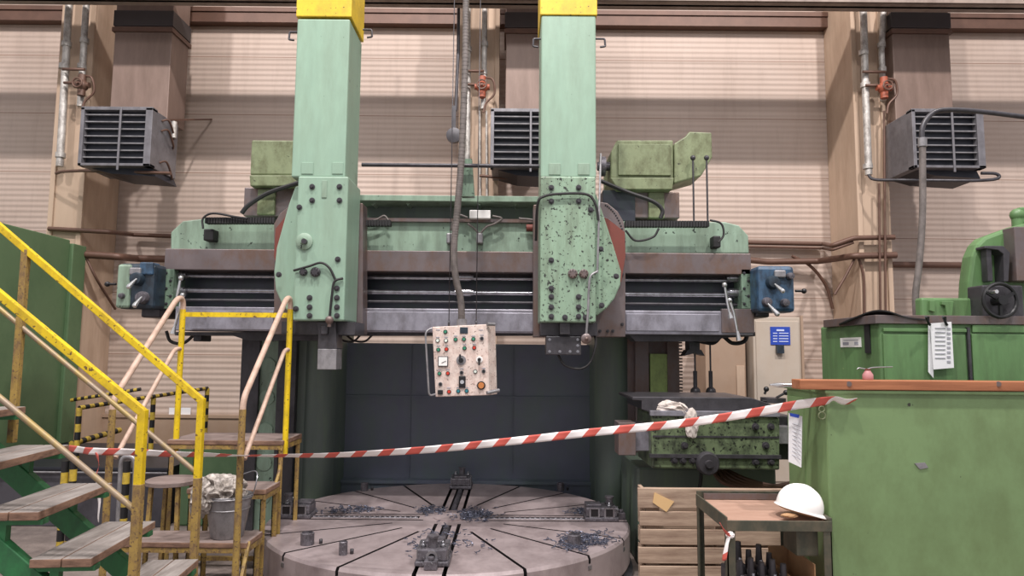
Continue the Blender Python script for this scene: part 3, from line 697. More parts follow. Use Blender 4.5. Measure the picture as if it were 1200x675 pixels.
# saddle (left)
sdl = MB(); sdl.pprism([(321, 392), (321, 262), (328, 250), (338, 242), (350, 238), (425, 238), (425, 392)], 5.42, 5.6); sadL = sdl.build('saddle', 'iron', VL, .006)
MB().pprism([(350, 246), (336, 252), (323, 268), (321, 300), (330, 330), (350, 330)], 5.37, 5.42).build('red_swivel_sector', 'redlead', sadL)
m = MB(); m.tube([P(348+ -27*math.sin(t), 300-48*math.cos(t), 5.39) for t in [i*.16 for i in range(1, 8)]], .012, 8); m.build('scale_arc', 'irondark', sadL)
MB().pbox(330, 377, 416, 392, YR+.1, 5.42).build('ram_slide_end', 'irondark', headL)
tl = MB(); tl.pprism([(371, 377), (393, 377), (395, 409), (372, 409), (373, 390)], YR+.04, YR+.22); tl.pbox(376, 382, 384, 392, YR+.02, YR+.05); toolL = tl.build('tool_bracket', 'irondark', VL, .005)
MB().pbox(372, 409, 394, 433, YR+.03, YR+.2).build('tool_block', 'galv', toolL, .004)
bolts(sadL, [(337, 386), (344, 386)], 5.42, .012)
# right
rr_ = MB(); rr_.box((P(634, 120, YR).x, YR, P(666, 208, YR).z), (P(698.5, 120, YR).x, YR+.42, P(666, 18, YR).z)); ramR = rr_.build('ram', 'mint_clean', VL, .012)
MB().box((P(634, 120, YR).x-.01, YR-.008, P(666, 18, YR).z), (P(698.5, 120, YR).x+.01, YR+.43, P(666, -70, YR).z)).build('yellow_cap', 'yellowcap', ramR, .006)
hr = MB(); hr.box((P(633, 300, YR).x, YR-.015, P(666, 378, YR).z), (P(698, 300, YR).x, YR+.4, P(666, 207, YR).z)); headR = hr.build('ram_head', 'mint_chip', VL, .012)
MB().pprism([(690, 222), (699, 228), (706, 248), (719, 288), (728, 318), (727, 334), (720, 350), (711, 361), (697, 372), (680, 372), (680, 222)], YR+.08, YR+.38).build('swivel_flange', 'mint_chip', headR, .01)
bolts(headR, [(646, 220), (678, 220), (646, 236), (678, 236), (692, 246), (704, 292), (722, 324), (705, 358), (646, 305), (646, 338), (646, 348), (646, 360), (646, 371), (678, 348), (678, 360), (678, 371), (662, 372), (686, 372)], YR-.015, .016)
plate_outline(ramR, 643, 191, 657, 205, YR, 'mint'); plate_outline(ramR, 677, 191, 691, 205, YR, 'mint')
m = MB()
for x, r in ((671, .036), (684, .034)):
    c = P(x, 321, YR-.016); m.lathe([(r, 0), (r, -.015), (r*.6, -.03), (.001, -.03)], c, 'Y', 20)
    for k in range(8): m.cyl(c+Vector((math.cos(k*PI/4)*r*.75, -.01, math.sin(k*PI/4)*r*.75)), c+Vector((math.cos(k*PI/4)*r*.75, -.035, math.sin(k*PI/4)*r*.75)), r*.14, seg=6)
m.build('gear_socket', 'iron', headR)
m = MB(); m.tube(spline([P(628, 282, YR+.1), P(630, 240, YR-.03), P(638, 230, YR-.04), P(660, 227, YR-.04), P(688, 228, YR-.04), P(698, 240, YR-.04), P(701, 258, YR-.03)], 7), .01, 8); m.build('oil_hose', 'rubber', headR)
m = MB(); m.tube(rounded([P(704, 180, YR+.15), P(702, 250, YR-.02), P(700, 320, YR-.03)], .03), .008, 8)
m.tube(spline([P(700, 318, YR-.03), P(692, 324, YR-.04), P(690, 340, YR-.04), P(689, 365, YR-.04), P(687, 392, YR-.03)], 6), .009, 8); m.build('oil_pipe', 'galv', headR)
c = P(687, 397, YR-.03); m = MB(); m.lathe([(.038, 0), (.038, -.03), (.025, -.04), (.001, -.04)], c+Vector((0, .02, 0)), 'Y', 20); m.ball(c-Vector((0, .02, 0)), .014); m.build('round_valve', 'iron', headR)
sdr = MB(); sdr.pprism([(625, 395), (625, 240), (700, 236), (712, 238), (724, 248), (731, 260), (733, 276), (733, 395)], 5.42, 5.6); sadR = sdr.build('saddle', 'iron', VL, .006)
MB().pprism([(700, 252), (712, 256), (732, 272), (733, 300), (728, 330), (715, 340), (700, 320)], 5.37, 5.42).build('red_swivel_sector', 'redlead', sadR)
m = MB(); m.tube([P(700+32*math.sin(t), 300-46*math.cos(t), 5.39) for t in [i*.16 for i in range(1, 8)]], .012, 8); m.build('scale_arc', 'irondark', sadR)
m = MB()
for i in range(16):
    t = .3+i*.07; m.ball(P(700+33*math.sin(t), 296-58*math.cos(t), 5.42), .008, 6)
m.build('gear_teeth', 'irondark', sadR)
bolts(sadR, [(703, 388), (712, 388), (718, 388), (729, 290), (729, 322), (729, 380)], 5.42, .01)
MB().pbox(634, 378, 700, 393, YR+.1, 5.42).build('ram_slide_end', 'irondark', headR)
MB().pbox(656, 378, 668, 392, YR+.02, YR+.12).build('ram_end_block', 'irondark', headR, .004)
tp = MB().pbox(640, 394, 681, 416, YR+.05, YR+.2).build('tool_plate', 'irondark', VL, .006)
for x, y in ((644, 398), (644, 412), (656, 412), (668, 412), (677, 398), (677, 405), (677, 412)): hexbolt(P(x, y, YR+.05), .008, .008).build('bolt', 'steel', tp)
m = MB(); m.tube(spline([P(654, 416, YR+.1), P(662, 428, YR+.1), P(680, 432, YR+.1), P(692, 424, YR+.1), P(698, 404, YR+.12), P(697, 392, YR+.2)], 7), .009, 8); m.build('hanging_hose', 'rubber', tp)
# lifting lugs on rams
for x, y, par, s in ((344, 42, ramL, -1), (431, 39, ramL, 1), (704, 50, ramR, 1), (630, 50, ramR, -1)):
    Yl = YR+.05 if x != 431 else YR+.3
    c = P(x, y, Yl); m = MB(); m.tube(rounded([c+Vector((-s*.04, 0, .03)), c+Vector((s*.03, 0, .03)), c+Vector((s*.035, 0, -.03)), c+Vector((-s*.005, 0, -.035))], .01), .008, 8); m.build('lifting_lug', 'irondark', par)
# --- drive housings behind the crossrail
def at_box(name, x0, y0, x1, y1, Y0, Y1, mat, par, bev=.01): return MB().pbox(x0, y0, x1, y1, Y0, Y1).build(name, mat, par, bev)
dl = at_box('drive_housing', 293, 163, 350, 206, 5.95, 6.4, 'olive', VL, .015)
MB().pprism([(292, 205), (350, 205), (350, 218), (293, 218)], 5.9, 6.4).build('housing_lip', 'olive', dl, .01)
at_box('stand', 285, 219, 350, 254, 6.0, 6.4, 'iron', dl); at_box('stand_panel', 301, 221, 322, 252, 5.97, 6.05, 'olive', dl)
m = MB(); m.tube(spline([P(283, 250, 5.9), P(292, 240, 5.9), P(315, 226, 5.9), P(350, 214, 5.9)], 6), .02, 8); m.build('cable_conduit', 'rubber', dl)
dr = MB(); dr.pprism([(723, 164), (789, 164), (789, 209), (716, 209), (716, 178)], 5.9, 6.4); drv = dr.build('drive_housing', 'olive', VL, .012)
at_box('front_cover', 724, 168, 787, 206, 5.88, 5.92, 'olive', drv, .004)
m = MB(); m.pprism([(715, 208), (790, 208), (788, 222), (724, 222)], 5.88, 6.4); m.build('housing_lip', 'olive', drv, .008)
m = MB(); m.pprism([(790, 168), (803, 160), (808, 154), (834, 155), (835, 184), (822, 206), (790, 215)], 5.95, 6.3); m.build('gear_case', 'olive', drv, .012)
m = MB(); m.cyl(P(700, 195, 6.0), P(718, 195, 6.0), .04); m.cyl(P(703, 195, 6.0), P(709, 195, 6.0), .09); m.build('shaft_flange', 'jaw', drv)
at_box('stand', 722, 224, 797, 256, 6.0, 6.4, 'iron', drv); at_box('stand_panel', 760, 224, 779, 256, 5.97, 6.05, 'olive', drv); at_box('dark_stand_block', 706, 222, 745, 260, 5.98, 6.3, 'recess', drv)
m = MB(); m.tube(spline([P(704, 212, 5.8), P(735, 225, 5.8), P(765, 236, 5.8), P(776, 246, 5.8), P(774, 256, 5.8)], 6), .018, 8); m.build('cable_conduit', 'rubber', drv)
for x, n in ((812, 0), (828, 1)):
    a = P(x, 185, 5.9); b = P(x+1, 296, 5.9); m = MB(); m.cyl(a, (a.x, a.y, b.z), .008, seg=6); m.ball(a, .024, 8); m.build('steel_rope', 'irondark', drv)
# drag chains
def dragchain(x0, x1, y, par, Y=5.55):
    m = MB(); n = int((x1-x0)/3.2)
    for i in range(n): xx = x0+(x1-x0)*i/n; m.pbox(xx, y-3.5, xx+2.5, y+3.5, Y, Y+.07)
    m.pbox(x0, y-2.5, x1, y+2.5, Y+.01, Y+.06); m.build('drag_chain', 'rubber', par)
dragchain(240, 322, 258, xr); dragchain(422, 458, 261, xr); dragchain(733, 832, 262, xr)
for pts in ([(238, 268), (238, 256), (250, 250), (275, 254), (290, 256)], [(832, 258), (845, 262), (848, 275), (842, 284)], [(733, 270), (745, 282), (765, 278), (772, 268)]):
    m = MB(); m.tube(spline([P(x, y, 5.53) for x, y in pts], 6), .009, 8); m.build('cable', 'rubber', xr)
at_box('plug_connector', 238, 268, 250, 282, 5.62, 5.73, 'rubber', xr, .01); at_box('plug_connector', 836, 276, 845, 290, 5.62, 5.73, 'rubber', xr, .01)
at_box('terminal_box', 550, 246, 575, 256, 5.62, 5.75, 'white', xr, .005)
m = MB()
for pts in ([(548, 255), (538, 252), (532, 258), (528, 270)], [(577, 253), (588, 256), (580, 262), (570, 266), (562, 275)], [(548, 262), (556, 268), (562, 275)], [(608, 256), (625, 258), (634, 264)], [(455, 258), (450, 253), (440, 258), (424, 262)]):
    m.tube(spline([P(x, y, 5.65) for x, y in pts], 6), .009, 8)
m.build('loose_wiring', 'hose', xr)
at_box('plug_connector', 523, 273, 531, 285, 5.62, 5.73, 'galv', xr, .008); at_box('plug_connector', 558, 273, 566, 285, 5.62, 5.73, 'galv', xr, .008)
m = MB(); c = P(621, 267, 5.66); m.cyl(c+Vector((-.03, 0, 0)), c+Vector((.05, 0, 0)), .03); m.build('red_limit_switch', 'redlead', xr)
m = MB(); m.pprism([(545, 186), (553, 186), (556, 230), (541, 230)], 5.35, 5.42); m.build('rod_bracket', 'mint_oily', xr)
# horizontal rod between the rams, cable loops under rail
a = P(424, 193, 5.3); b = P(634, 195, 5.3); MB().cyl(a, (b.x, b.y, a.z), .016).build('tie_rod', 'irondark', VL)
for x0, dx in ((393, 30), (405, 32)): m = MB(); m.tube(spline([P(x0, 392, 5.9), P(x0+dx*.3, 399, 5.9), P(x0+dx*.7, 400, 5.9), P(x0+dx, 392, 5.9)], 6), .009, 8); m.build('cable_loop', 'rubber', xr)
m = MB(); m.tube(spline([P(195, 388, 5.9), P(200, 400, 5.9), P(215, 402, 5.9), P(228, 392, 5.9)], 6), .014, 8); m.build('cable_loop', 'rubber', xr)
m = MB()
m.tube(spline([P(812, 398, 5.9), P(835, 402, 5.9), P(846, 394, 5.9), P(858, 402, 5.9), P(872, 400, 5.9), P(877, 388, 5.9)], 6), .018, 8)
m.build('cable_loop', 'rubber', xr)
at_box('small_bracket', 226, 392, 236, 400, 5.8, 6.0, 'irondark', xr)
# rope ends with weights right of the column
for x in (814, 832):
    a = P(x, 398, 6.0); b = P(x+1, 455, 6.0); m = MB(); m.cyl(a, (a.x, a.y, b.z), .008, seg=8); m.cyl((a.x, a.y, b.z+.15), (a.x, a.y, b.z), .018, seg=8); m.ball((a.x, a.y, b.z-.03), .045); m.build('rope_with_socket', 'irondark', VL)
m = MB(); m.pbox(808, 396, 820, 410, 5.9, 6.05); m.pprism([(806, 410), (822, 410), (826, 417), (814, 414), (802, 417)], 5.9, 6.05); m.build('rope_guide', 'irondark', VL)
# --- side head
sh = MB().pprism([(763, 487), (766, 482), (910, 486), (914, 492), (914, 551), (764, 549)], 4.95, 5.5).build('side_head', 'headgreen', VL, .012)
MB().pprism([(741, 465), (880, 466), (905, 474), (914, 486), (764, 484), (752, 480), (752, 470), (741, 469)], 4.98, 5.6).build('side_rail_top', 'irondark', sh, .006)
MB().pbox(763, 482, 913, 488, 4.93, 4.97).build('ground_ledge', 'guide', sh, .003)
MB().pbox(766, 511, 912, 513, 4.945, 4.96).build('side_seam', 'irondark', sh)
MB().pbox(763, 533, 914, 537, 4.93, 4.96).build('side_seam', 'irondark', sh)
MB().pbox(725, 496, 745, 533, 5.0, 5.2).build('tool_plate', 'iron', sh, .004)
MB().pbox(744, 498, 766, 528, 5.05, 5.3).build('tool_slide', 'guide', sh, .004)
MB().pbox(912, 500, 935, 520, 5.1, 5.3).build('slide_end', 'galv', sh, .004)
MB().pbox(905, 488, 930, 538, 5.2, 5.5).build('rear_gearbox', 'irondark', sh, .01)
c = P(829, 543, 4.93); m = MB(); m.lathe([(.082, .02), (.082, -.02), (.07, -.04), (.03, -.04), (.025, -.06), (.001, -.06)], c, 'Y', 32); m.build('handwheel', 'irondark', sh)
for x, y in ((885, 500), (903, 500), (802, 522), (897, 522), (790, 539), (800, 539), (811, 539), (885, 541), (903, 541)): hexbolt(P(x, y, 4.95), .02, .03).build('bolt', 'irondark', sh)
for a, b in (((896, 462), (898, 456)), ((910, 466), (921, 460)), ((893, 470), (917, 470))):
    p, q = P(*a, 5.05), P(*b, 5.05); m = MB(); m.tube([p, q], .009, 8); m.ball(q, .02); m.build('lever', 'black', sh)
m = MB(); m.cyl(P(906, 472, 5.1), P(906, 466, 5.1), .09); m.build('turret', 'irondark', sh)
# lower column slide & machine base on the right
MB().box((1.0, 5.5, 0), (2.1, 6.3, .75)).build('side_base', 'darkgreen', VL, .02)
m = MB()
for k in range(5): m.tube(spline([P(836+k*4, 552, 5.3), P(850+k*6, 566-k, 5.2), P(890+k*4, 574-k, 5.2), P(930, 578-k*3, 5.3)], 6), .02, 8)
m.build('hose_bundle', 'pipebrown', sh)
m = MB(); m.tube(spline([P(822, 552, 5.2), P(821, 565, 5.2), P(818, 580, 5.2)], 4), .014, 8); m.build('drip_hose', 'rubber', sh)

# ================================================================ THINGS ON THE TABLE
def jaw():
    t = thing('chuck_jaw', (CX, CY-1.12, TZ+.003), 'steel chuck jaw nearest the camera at the front edge of the round table', 'jaw', 'chuck jaws on the round table')
    x, y, z = CX, CY-1.12, TZ+.003
    m = MB(); m.box((x-.105, y-.13, z), (x+.105, y+.13, z+.03)); m.box((x-.09, y-.12, z+.03), (x+.09, y+.12, z+.10)); m.build('jaw_base', 'jaw', t, .008)
    for sx in (-1, 1):
        for y0 in (-.058, .058):
            m = MB(); c = Vector((x+sx*.09, y+y0, z+.062)); h = .034
            for p, q in (((0, -h, -h), (0, h, -h)), ((0, h, -h), (0, h, h)), ((0, h, h), (0, -h, h)), ((0, -h, h), (0, -h, -h))): m.bar(c+Vector(p), c+Vector(q), .012, .012)
            m.build('pocket_frame', 'steel', t)
            MB().box(c-Vector((.002, h-.004, h-.004)), c+Vector((.002, h-.004, h-.004))).build('pocket', 'slot', t)
    m = MB(); m.box((x-.06, y+.0, z+.10), (x+.06, y+.12, z+.12)); m.build('jaw_step', 'jaw', t, .005)
    c = Vector((x, y-.12, z+.06)); m = MB(); m.lathe([(.036, 0), (.036, -.014), (.02, -.014), (.02, .01)], c, 'Y', 20); m.build('screw_socket', 'steel', t)
    MB().cyl(c-Vector((0, .002, 0)), c, .019).build('socket_bore', 'slot', t)
    for dx in (-.06, .06):
        m = MB(); m.cyl((x+dx, y-.06, z+.10), (x+dx, y-.06, z+.12), .018, seg=6); m.cyl((x+dx, y-.06, z+.12), (x+dx, y-.06, z+.135), .009, seg=8); m.build('clamp_nut', 'steel', t)
    m = MB(); m.cyl((x, y-.07, z+.10), (x, y-.07, z+.16), .028, seg=18); m.cyl((x, y-.07, z+.16), (x, y-.07, z+.172), .036, seg=18); m.build('jaw_pin', 'jaw', t)
    m = MB(); m.box((x-.04, y-.19, z), (x+.04, y-.13, z+.05)); m.cyl((x, y-.16, z+.05), (x, y-.16, z+.07), .02, seg=8); m.build('jaw_stop', 'jaw', t, .004)
    return t
j0 = jaw()
def jaw_at(ang, r, label):
    d = Vector((math.sin(ang), -math.cos(ang), 0))
    j = dup(j0, (0, 0, 0), label); j.location = Vector((CX, CY, TZ+.003))+d*r; j.rotation_euler[2] = ang; return j
jaw_at(PI/2, 1.18, 'steel chuck jaw at the right edge of the round table')
jaw_at(PI, 1.2, 'steel chuck jaw at the far edge of the round table')
jaw_at(-PI/2, 1.2, 'steel chuck jaw at the left edge of the round table')
def tablepos(px, py):
    d = P(px, py, 1)-Vector((0, 0, EYE)); k = (TZ-EYE)/d.z; return Vector((d.x*k, d.y*k, TZ))
for px, py, r, h, lab in ((360, 638, .045, .075, 'short round steel stud at the front left of the round table, widest one'), (402, 650, .027, .08, 'slim round steel stud at the front left of the table rim'),
                      (673, 640, .045, .075, 'short round steel stud standing among blue chips'), (427, 575, .035, .07, 'small round steel stud at the far left of the round table'),
                      (657, 575, .035, .07, 'small round steel stud at the far right of the round table')):
    c = tablepos(px, py); t = thing('clamping_stud', c, lab, 'stud', 'round steel studs on the table')
    m = MB(); m.lathe([(r, .001), (r, h), (r*.85, h+.004), (r*.85, h-.01), (.001, h-.01)], c, seg=24); m.build('stud_body', 'jaw', t)
    m = MB(); m.cyl(c+Vector((r*1.9, 0.02, .001)), c+Vector((r*1.9, .02, .03)), .012, seg=8); m.build('locking_screw', 'irondark', t)
def swarf(name, spots, label, n):
    m = MB()
    for k in range(n):
        px, py, sx, sy = random.choice(spots)
        c = tablepos(random.gauss(px, sx), random.gauss(py, sy)); c.z += .004+random.random()*.018
        a = random.random()*6.28; L = .008+random.random()*.018
        pts = [c+Vector((math.cos(a+i*1.1)*L, math.sin(a+i*1.1)*L, (i-1)*.004)) for i in range(4)]
        m.tube(pts, .0035, 4, False)
    return tag(m.build(name, 'chips'), label, 'metal chips', kind='stuff')
swarf('metal_chips', [(560, 604, 10, 3), (505, 600, 9, 2.5), (548, 606, 8, 3)], 'bluish steel chips scattered round the table centre', 300)
swarf('metal_chips', [(690, 634, 14, 5), (672, 638, 12, 5)], 'heap of bluish steel chips around a stud at the right front', 260)
swarf('metal_chips', [(680, 601, 8, 1.5), (398, 600, 14, 1.5), (425, 598, 10, 1.5)], 'thin bluish steel chips beside the side jaws', 160)
swarf('metal_chips', [(545, 640, 14, 6), (485, 640, 12, 6), (520, 625, 15, 6)], 'dark sparse chips around the front jaw', 60)

# ================================================================ CONTROL PENDANT
YPn = 4.85
def pen(u, v): return (480+u/5.623, 360+v/5.625)          # position inside the close-up of the panel
fr = [P(*pen(148, 130), YPn), P(*pen(512, 112), YPn), P(*pen(524, 580), YPn), P(*pen(170, 592), YPn)]
bk = [p+Vector((.055, .13, 0)) for p in fr]
pn = thing('control_pendant', P(541, 466, YPn), 'cream push button control panel hanging on a grey hose', 'control panel')
body = MB().prism(fr, bk).build('panel_box', 'panelcream', pn, .005)
ur = (fr[1]-fr[0]).normalized(); dn = (fr[3]-fr[0]).normalized(); nrm = Vector((0, -1, 0))
def on(u, v, o=0.0): return P(*pen(u, v), YPn)+Vector((0, -o, 0))
def button(u, v, mat, r=.0115, name='push_button', h=.014):
    c = on(u, v); m = MB(); m.cyl(c, c-Vector((0, h, 0)), r, r*.85, seg=16); b = m.build(name, mat, pn)
    m = MB(); m.cyl(c, c-Vector((0, .005, 0)), r*1.3, seg=16); m.build('button_ring', 'black' if mat != 'black' else 'galv', b)
for u, v, k in ((236, 162, 'btngreen'), (185, 220, 'btnwhite'), (240, 220, 'btnwhite'), (303, 213, 'btngreen'), (358, 211, 'btngreen'), (421, 210, 'btngreen'), (476, 206, 'black'),
              (190, 280, 'btngreen'), (243, 277, 'btnred'), (362, 270, 'btngreen'), (426, 267, 'btnred'), (197, 437, 'btngreen'), (252, 436, 'btnred'), (343, 431, 'black'),
              (433, 424, 'btnwhite'), (488, 422, 'black'), (203, 507, 'black'), (260, 557, 'btnred'), (321, 553, 'btnblue'), (376, 552, 'btnblue')): button(u, v, k)
button(472, 516, 'btnorange', .023, 'emergency_button', .03)
for u, v, r in ((340, 350, .034), (460, 345, .024)):
    c = on(u, v); m = MB(); m.cyl(c, c-Vector((0, .006, 0)), r, seg=24); b = m.build('rotary_switch', 'galv' if r > .03 else 'white', pn)
    m = MB(); m.cyl(c, c-Vector((0, .03, 0)), r*.5, seg=14); m.obox(c+Vector((-.006 if r > .03 else 0, -.03, .016 if r > .03 else -.014)), (1, 0, 0), (0, 1, 0), (0, 0, 1), .006, .008, .026); m.build('switch_knob', 'black', b)
c = on(221, 357); m = MB(); m.box(c+Vector((-.036, -.012, -.036)), c+Vector((.036, .0, .036))); b = m.build('meter', 'irondark', pn, .003)
MB().box(c+Vector((-.030, -.015, -.030)), c+Vector((.030, -.011, .030))).build('meter_face', 'white', b)
MB().bar(c+Vector((-.01, -.017, -.01)), c+Vector((.022, -.017, .004)), .003, .002).build('meter_needle', 'black', b)
c = on(347, 492); b = MB().box(c+Vector((-.024, -.012, -.042)), c+Vector((.024, 0, .042))).build('key_switch', 'black', pn, .006)
MB().cyl(c, c-Vector((0, .02, 0)), .014).build('key_barrel', 'chrome', b)
c = on(203, 560); MB().box(c+Vector((-.018, -.014, -.016)), c+Vector((.018, 0, .016))).build('toggle_switch', 'black', pn, .004)
c = on(358, 153); MB().box(c+Vector((-.028, -.004, -.022)), c+Vector((.028, 0, .022))).build('maker_badge', 'bluedark', pn, .001)
m = MB()
for u, v in ((186, 198), (240, 198), (303, 190), (358, 190), (421, 190), (476, 184), (190, 256), (243, 254), (362, 247), (426, 244), (197, 413), (252, 411), (343, 405), (488, 402), (321, 530), (376, 530), (258, 532), (470, 150), (188, 150)):
    c = on(u, v); m.box(c+Vector((-.013, -.002, -.003)), c+Vector((.013, .001, .003)))
m.build('label_strip', 'ink', pn)
m = MB(); m.tube(rounded([fr[0]+Vector((.0, -.01, -.01)), P(*pen(118, 150), YPn-.03), P(*pen(104, 175), YPn-.04), P(*pen(128, 585), YPn-.04), fr[3]+Vector((0, -.01, .02))], .03), .007, 8); m.build('side_handle', 'galv', pn)
m = MB(); m.cyl(fr[1]+Vector((0, -.02, 0)), P(*pen(560, 113), YPn+.02), .012); m.cyl(P(*pen(510, 565), YPn-.02), P(*pen(588, 548), YPn+.04), .013); m.build('handle_stub', 'galv', pn)
hp = [P(*q, YPn+.06) for q in ((548, -30), (546, 10), (545, 80), (541, 180), (537, 235), (532, 290), (534, 325), (540, 352), (541, 379))]
m = MB(); m.tube(spline(hp, 18), .024, 12)
sp = spline(hp, 18)
for i in range(0, len(sp)-1): m.cyl(sp[i], sp[i]+(sp[i+1]-sp[i])*.5, .0255, seg=12)
m.build('hanging_hose', 'hose', pn)
m = MB(); m.cyl(P(541, 374, YPn+.06), P(541, 382, YPn+.06), .036); m.build('hose_gland', 'galv', pn)
for x in (526, 558):
    a = P(x, -30, YPn+.06); b = P(x, 379, YPn+.06); m = MB(); m.cyl((b.x, b.y, a.z), b, .0035, seg=6); m.cyl(b+Vector((0, 0, .02)), b-Vector((0, 0, .02)), .008, seg=8); m.build('suspension_wire', 'irondark', pn)
# pulley-like box on the hose line behind
t = thing('cable_pulley', P(532, 160, 7.9), 'dark round cable pulley hanging behind the grey hose', 'pulley')
c = P(532, 159, 7.9); m = MB(); m.lathe([(.09, .03), (.09, -.03), (.03, -.04), (.001, -.04)], c, 'Y', 24); m.build('wheel', 'irondark', t)
MB().box(c+Vector((-.03, -.02, 0)), c+Vector((.02, .02, .36))).build('strap', 'irondark', t)
pipe('ceiling_cable', [P(538, -30, 7.9), P(537, 60, 7.9), P(534, 130, 7.9)], .02, 'irondark', 'dark cable running down to the round pulley', 'cable')

# ================================================================ STEP PLATFORM WITH BENT RAILS
XA, XB = -2.46, -1.63
pf = thing('step_platform', ((XA+XB)/2, 4.7, 0), 'rusty yellow step platform with wooden steps and bent handrails', 'step platform')
def legs(x0, x1, y0, y1, z, name='frame_leg'):
    for x in (x0, x1):
        for y in (y0, y1):
            m = MB(); m.box((x-.018, y-.018, 0), (x+.018, y-.012, z)); m.box((x-.018, y-.018, 0), (x-.012, y+.018, z)); m.build(name, 'yrust', pf)
for nm, x0, x1, y0, y1, z in (('top_deck', XA, XB, 4.97, 5.42, 1.0), ('step_board', -2.16, XB, 4.66, 4.95, .72), ('step_board', XA, XB, 4.36, 4.64, .455)):
    o = MB().box((x0, y0, z-.035), (x1, y1, z)).build(nm, ['deck', 'woodedge'], pf, .006, edges=True)
    m = MB(); m.box((x0+.01, y0+.005, z-.065), (x1-.01, y0+.015, z-.036)); m.box((x0+.01, y1-.015, z-.065), (x1-.01, y1-.005, z-.036))
    m.box((x1-.015, y0, z-.07), (x1-.003, y1, z-.036)); m.build('angle_frame', 'yrust', o)
legs(XA+.03, XB-.02, 5.0, 5.39, .96); legs(-2.13, XB-.02, 4.69, 4.92, .68); legs(XA+.03, XB-.02, 4.39, 4.61, .42)
o = MB().box((XA, 4.06, .15), (XB, 4.34, .185)).build('step_board', 'deck', pf, .006)
legs(XA+.03, XB-.02, 4.09, 4.31, .15)
m = MB(); 
for x in (XA+.03, XB-.02): m.bar((x, 4.09, .06), (x, 5.39, .06), .03, .03)
for y in (4.1, 5.38): m.bar((XA+.03, y, .06), (XB-.02, y, .06), .03, .03)
m.build('ground_frame', 'yrust', pf)
m = MB(); m.tube(spline([(XB-.02, 5.0, .95), (XB-.02, 4.98, .8), (XB-.02, 4.9, .7)], 5), .012, 8); m.build('brace', 'yrust', pf); m = MB(); m.bar((XB, 4.4, .45), (XB+.02, 4.1, .02), .02, .02); m.build('brace', 'yrust', pf)
def rail(xs, pxs):
    # handrail: floor - up - slope - top bend - down to the deck
    top = P(pxs[0], 350, 5.02); low = P(pxs[1], 468, 4.2)
    x = xs
    m = MB(); m.tube(rounded([(x, 4.2, 0.02), (x, 4.2, low.z), (x, 4.93, top.z), (x, 5.02, top.z), (x, 5.02, top.z-.14)], .07), .019, 12); r = m.build('handrail', 'pink', pf)
    m = MB(); m.tube([(x, 4.2, 0.01), (x, 4.2, low.z-.06)], .0205, 12); m.build('rail_post', 'yrust', r)
    m = MB(); m.tube([(x, 5.02, .9), (x, 5.02, top.z-.08)], .0205, 12); m.build('rail_post', 'yellow', r)
    m = MB(); zz = P(350, 410, 5.02).z; m.tube(rounded([(x, 5.02, zz), (x, 4.93, zz), (x, 4.26, .98)], .06), .015, 10); m.build('mid_rail', 'pink', r)
rail(XB+.0, (345, 283)); rail(XA+.04, (215, 125))
m = MB(); zz = P(285, 369, 5.02).z; m.bar((XA+.04, 5.03, zz), (XB, 5.03, zz), .02, .035); m.build('cross_bar', 'yellow', pf)

t = thing('wooden_stool', (-2.52, 4.82, 0), 'round wooden stool top left of the platform steps', 'stool')
zs = P(202, 561, 4.80).z; xc = P(202, 561, 4.80).x
MB().lathe([(.15, zs-.035), (.168, zs-.03), (.168, zs-.006), (.16, zs), (.001, zs)], (xc, 4.80, 0), seg=36).build('seat', 'deck', t)
for dx, dy in ((-.09, -.1), (.09, -.1), (-.09, .1), (.09, .1)): MB().bar((xc+dx*1.2, 4.80+dy*1.1, 0), (xc+dx, 4.80+dy, zs-.03), .025, .025).build('leg', 'yrust', t)

# bucket with rags
bx = P(266, 600, 4.48).x; bz = .457
t = thing('metal_bucket', (bx, 4.5, bz), 'galvanised bucket standing on the wooden step', 'bucket')
MB().lathe([(.095, bz), (.1, bz+.01), (.142, bz+.255), (.148, bz+.26), (.142, bz+.265), (.136, bz+.25), (.092, bz+.015), (.001, bz+.015)], (bx, 4.5, 0), seg=40).build('pail', 'galv', t)
m = MB(); m.torus((bx, 4.5, bz+.25), .143, .006, 'Z'); m.torus((bx, 4.5, bz+.18), .129, .004, 'Z'); m.build('rim_bead', 'galv', t)
m = MB(); m.tube(spline([(bx-.145, 4.5, bz+.24), (bx-.08, 4.58, bz+.33), (bx+.04, 4.6, bz+.37), (bx+.15, 4.55, bz+.40), (bx+.17, 4.5, bz+.33), (bx+.145, 4.5, bz+.24)], 7), .004, 6); m.build('bail_handle', 'steel', t)

def crumple(name, c, r, sq, mat, label, cat, seed=0, amp=.45, drape=None, frq=1.0):
    bm = bmesh.new(); bmesh.ops.create_icosphere(bm, subdivisions=6, radius=1)
    o3 = Vector((seed*3.1, seed*1.7, seed*.3))
    for v in bm.verts:
        n = v.co.normalized()
        fold = 1-abs(noise.noise(n*1.7*frq+o3))*2.4
        fine = 1-abs(noise.noise(n*4.6*frq+o3*2))*2.2
        d = .8+amp*(.42*noise.noise(n*1.3+o3)+.34*fold+.05*fine)
        v.co = Vector((n.x*r*sq[0], n.y*r*sq[1], n.z*r*sq[2]))*d
        if drape: v.co = drape(v.co)
        v.co += Vector(c)
    for f_ in bm.faces: f_.smooth = True
    mb = MB(); mb.bm.free(); mb.bm = bm
    return tag(mb.build(name, mat), label, cat)
crumple('cleaning_rag', (bx-.02, 4.47, bz+.285), .135, (1.05, .95, .8), 'rag2', 'crumpled dirty rag stuffed in the top of the bucket', 'rag', 3, .7, frq=1.5)
crumple('cleaning_rag', (bx-.13, 4.40, bz+.26), .085, (.85, .9, 1.4), 'rag2', 'shiny crumpled rag hanging over the left rim of the bucket', 'rag', 8, .7, frq=1.4)

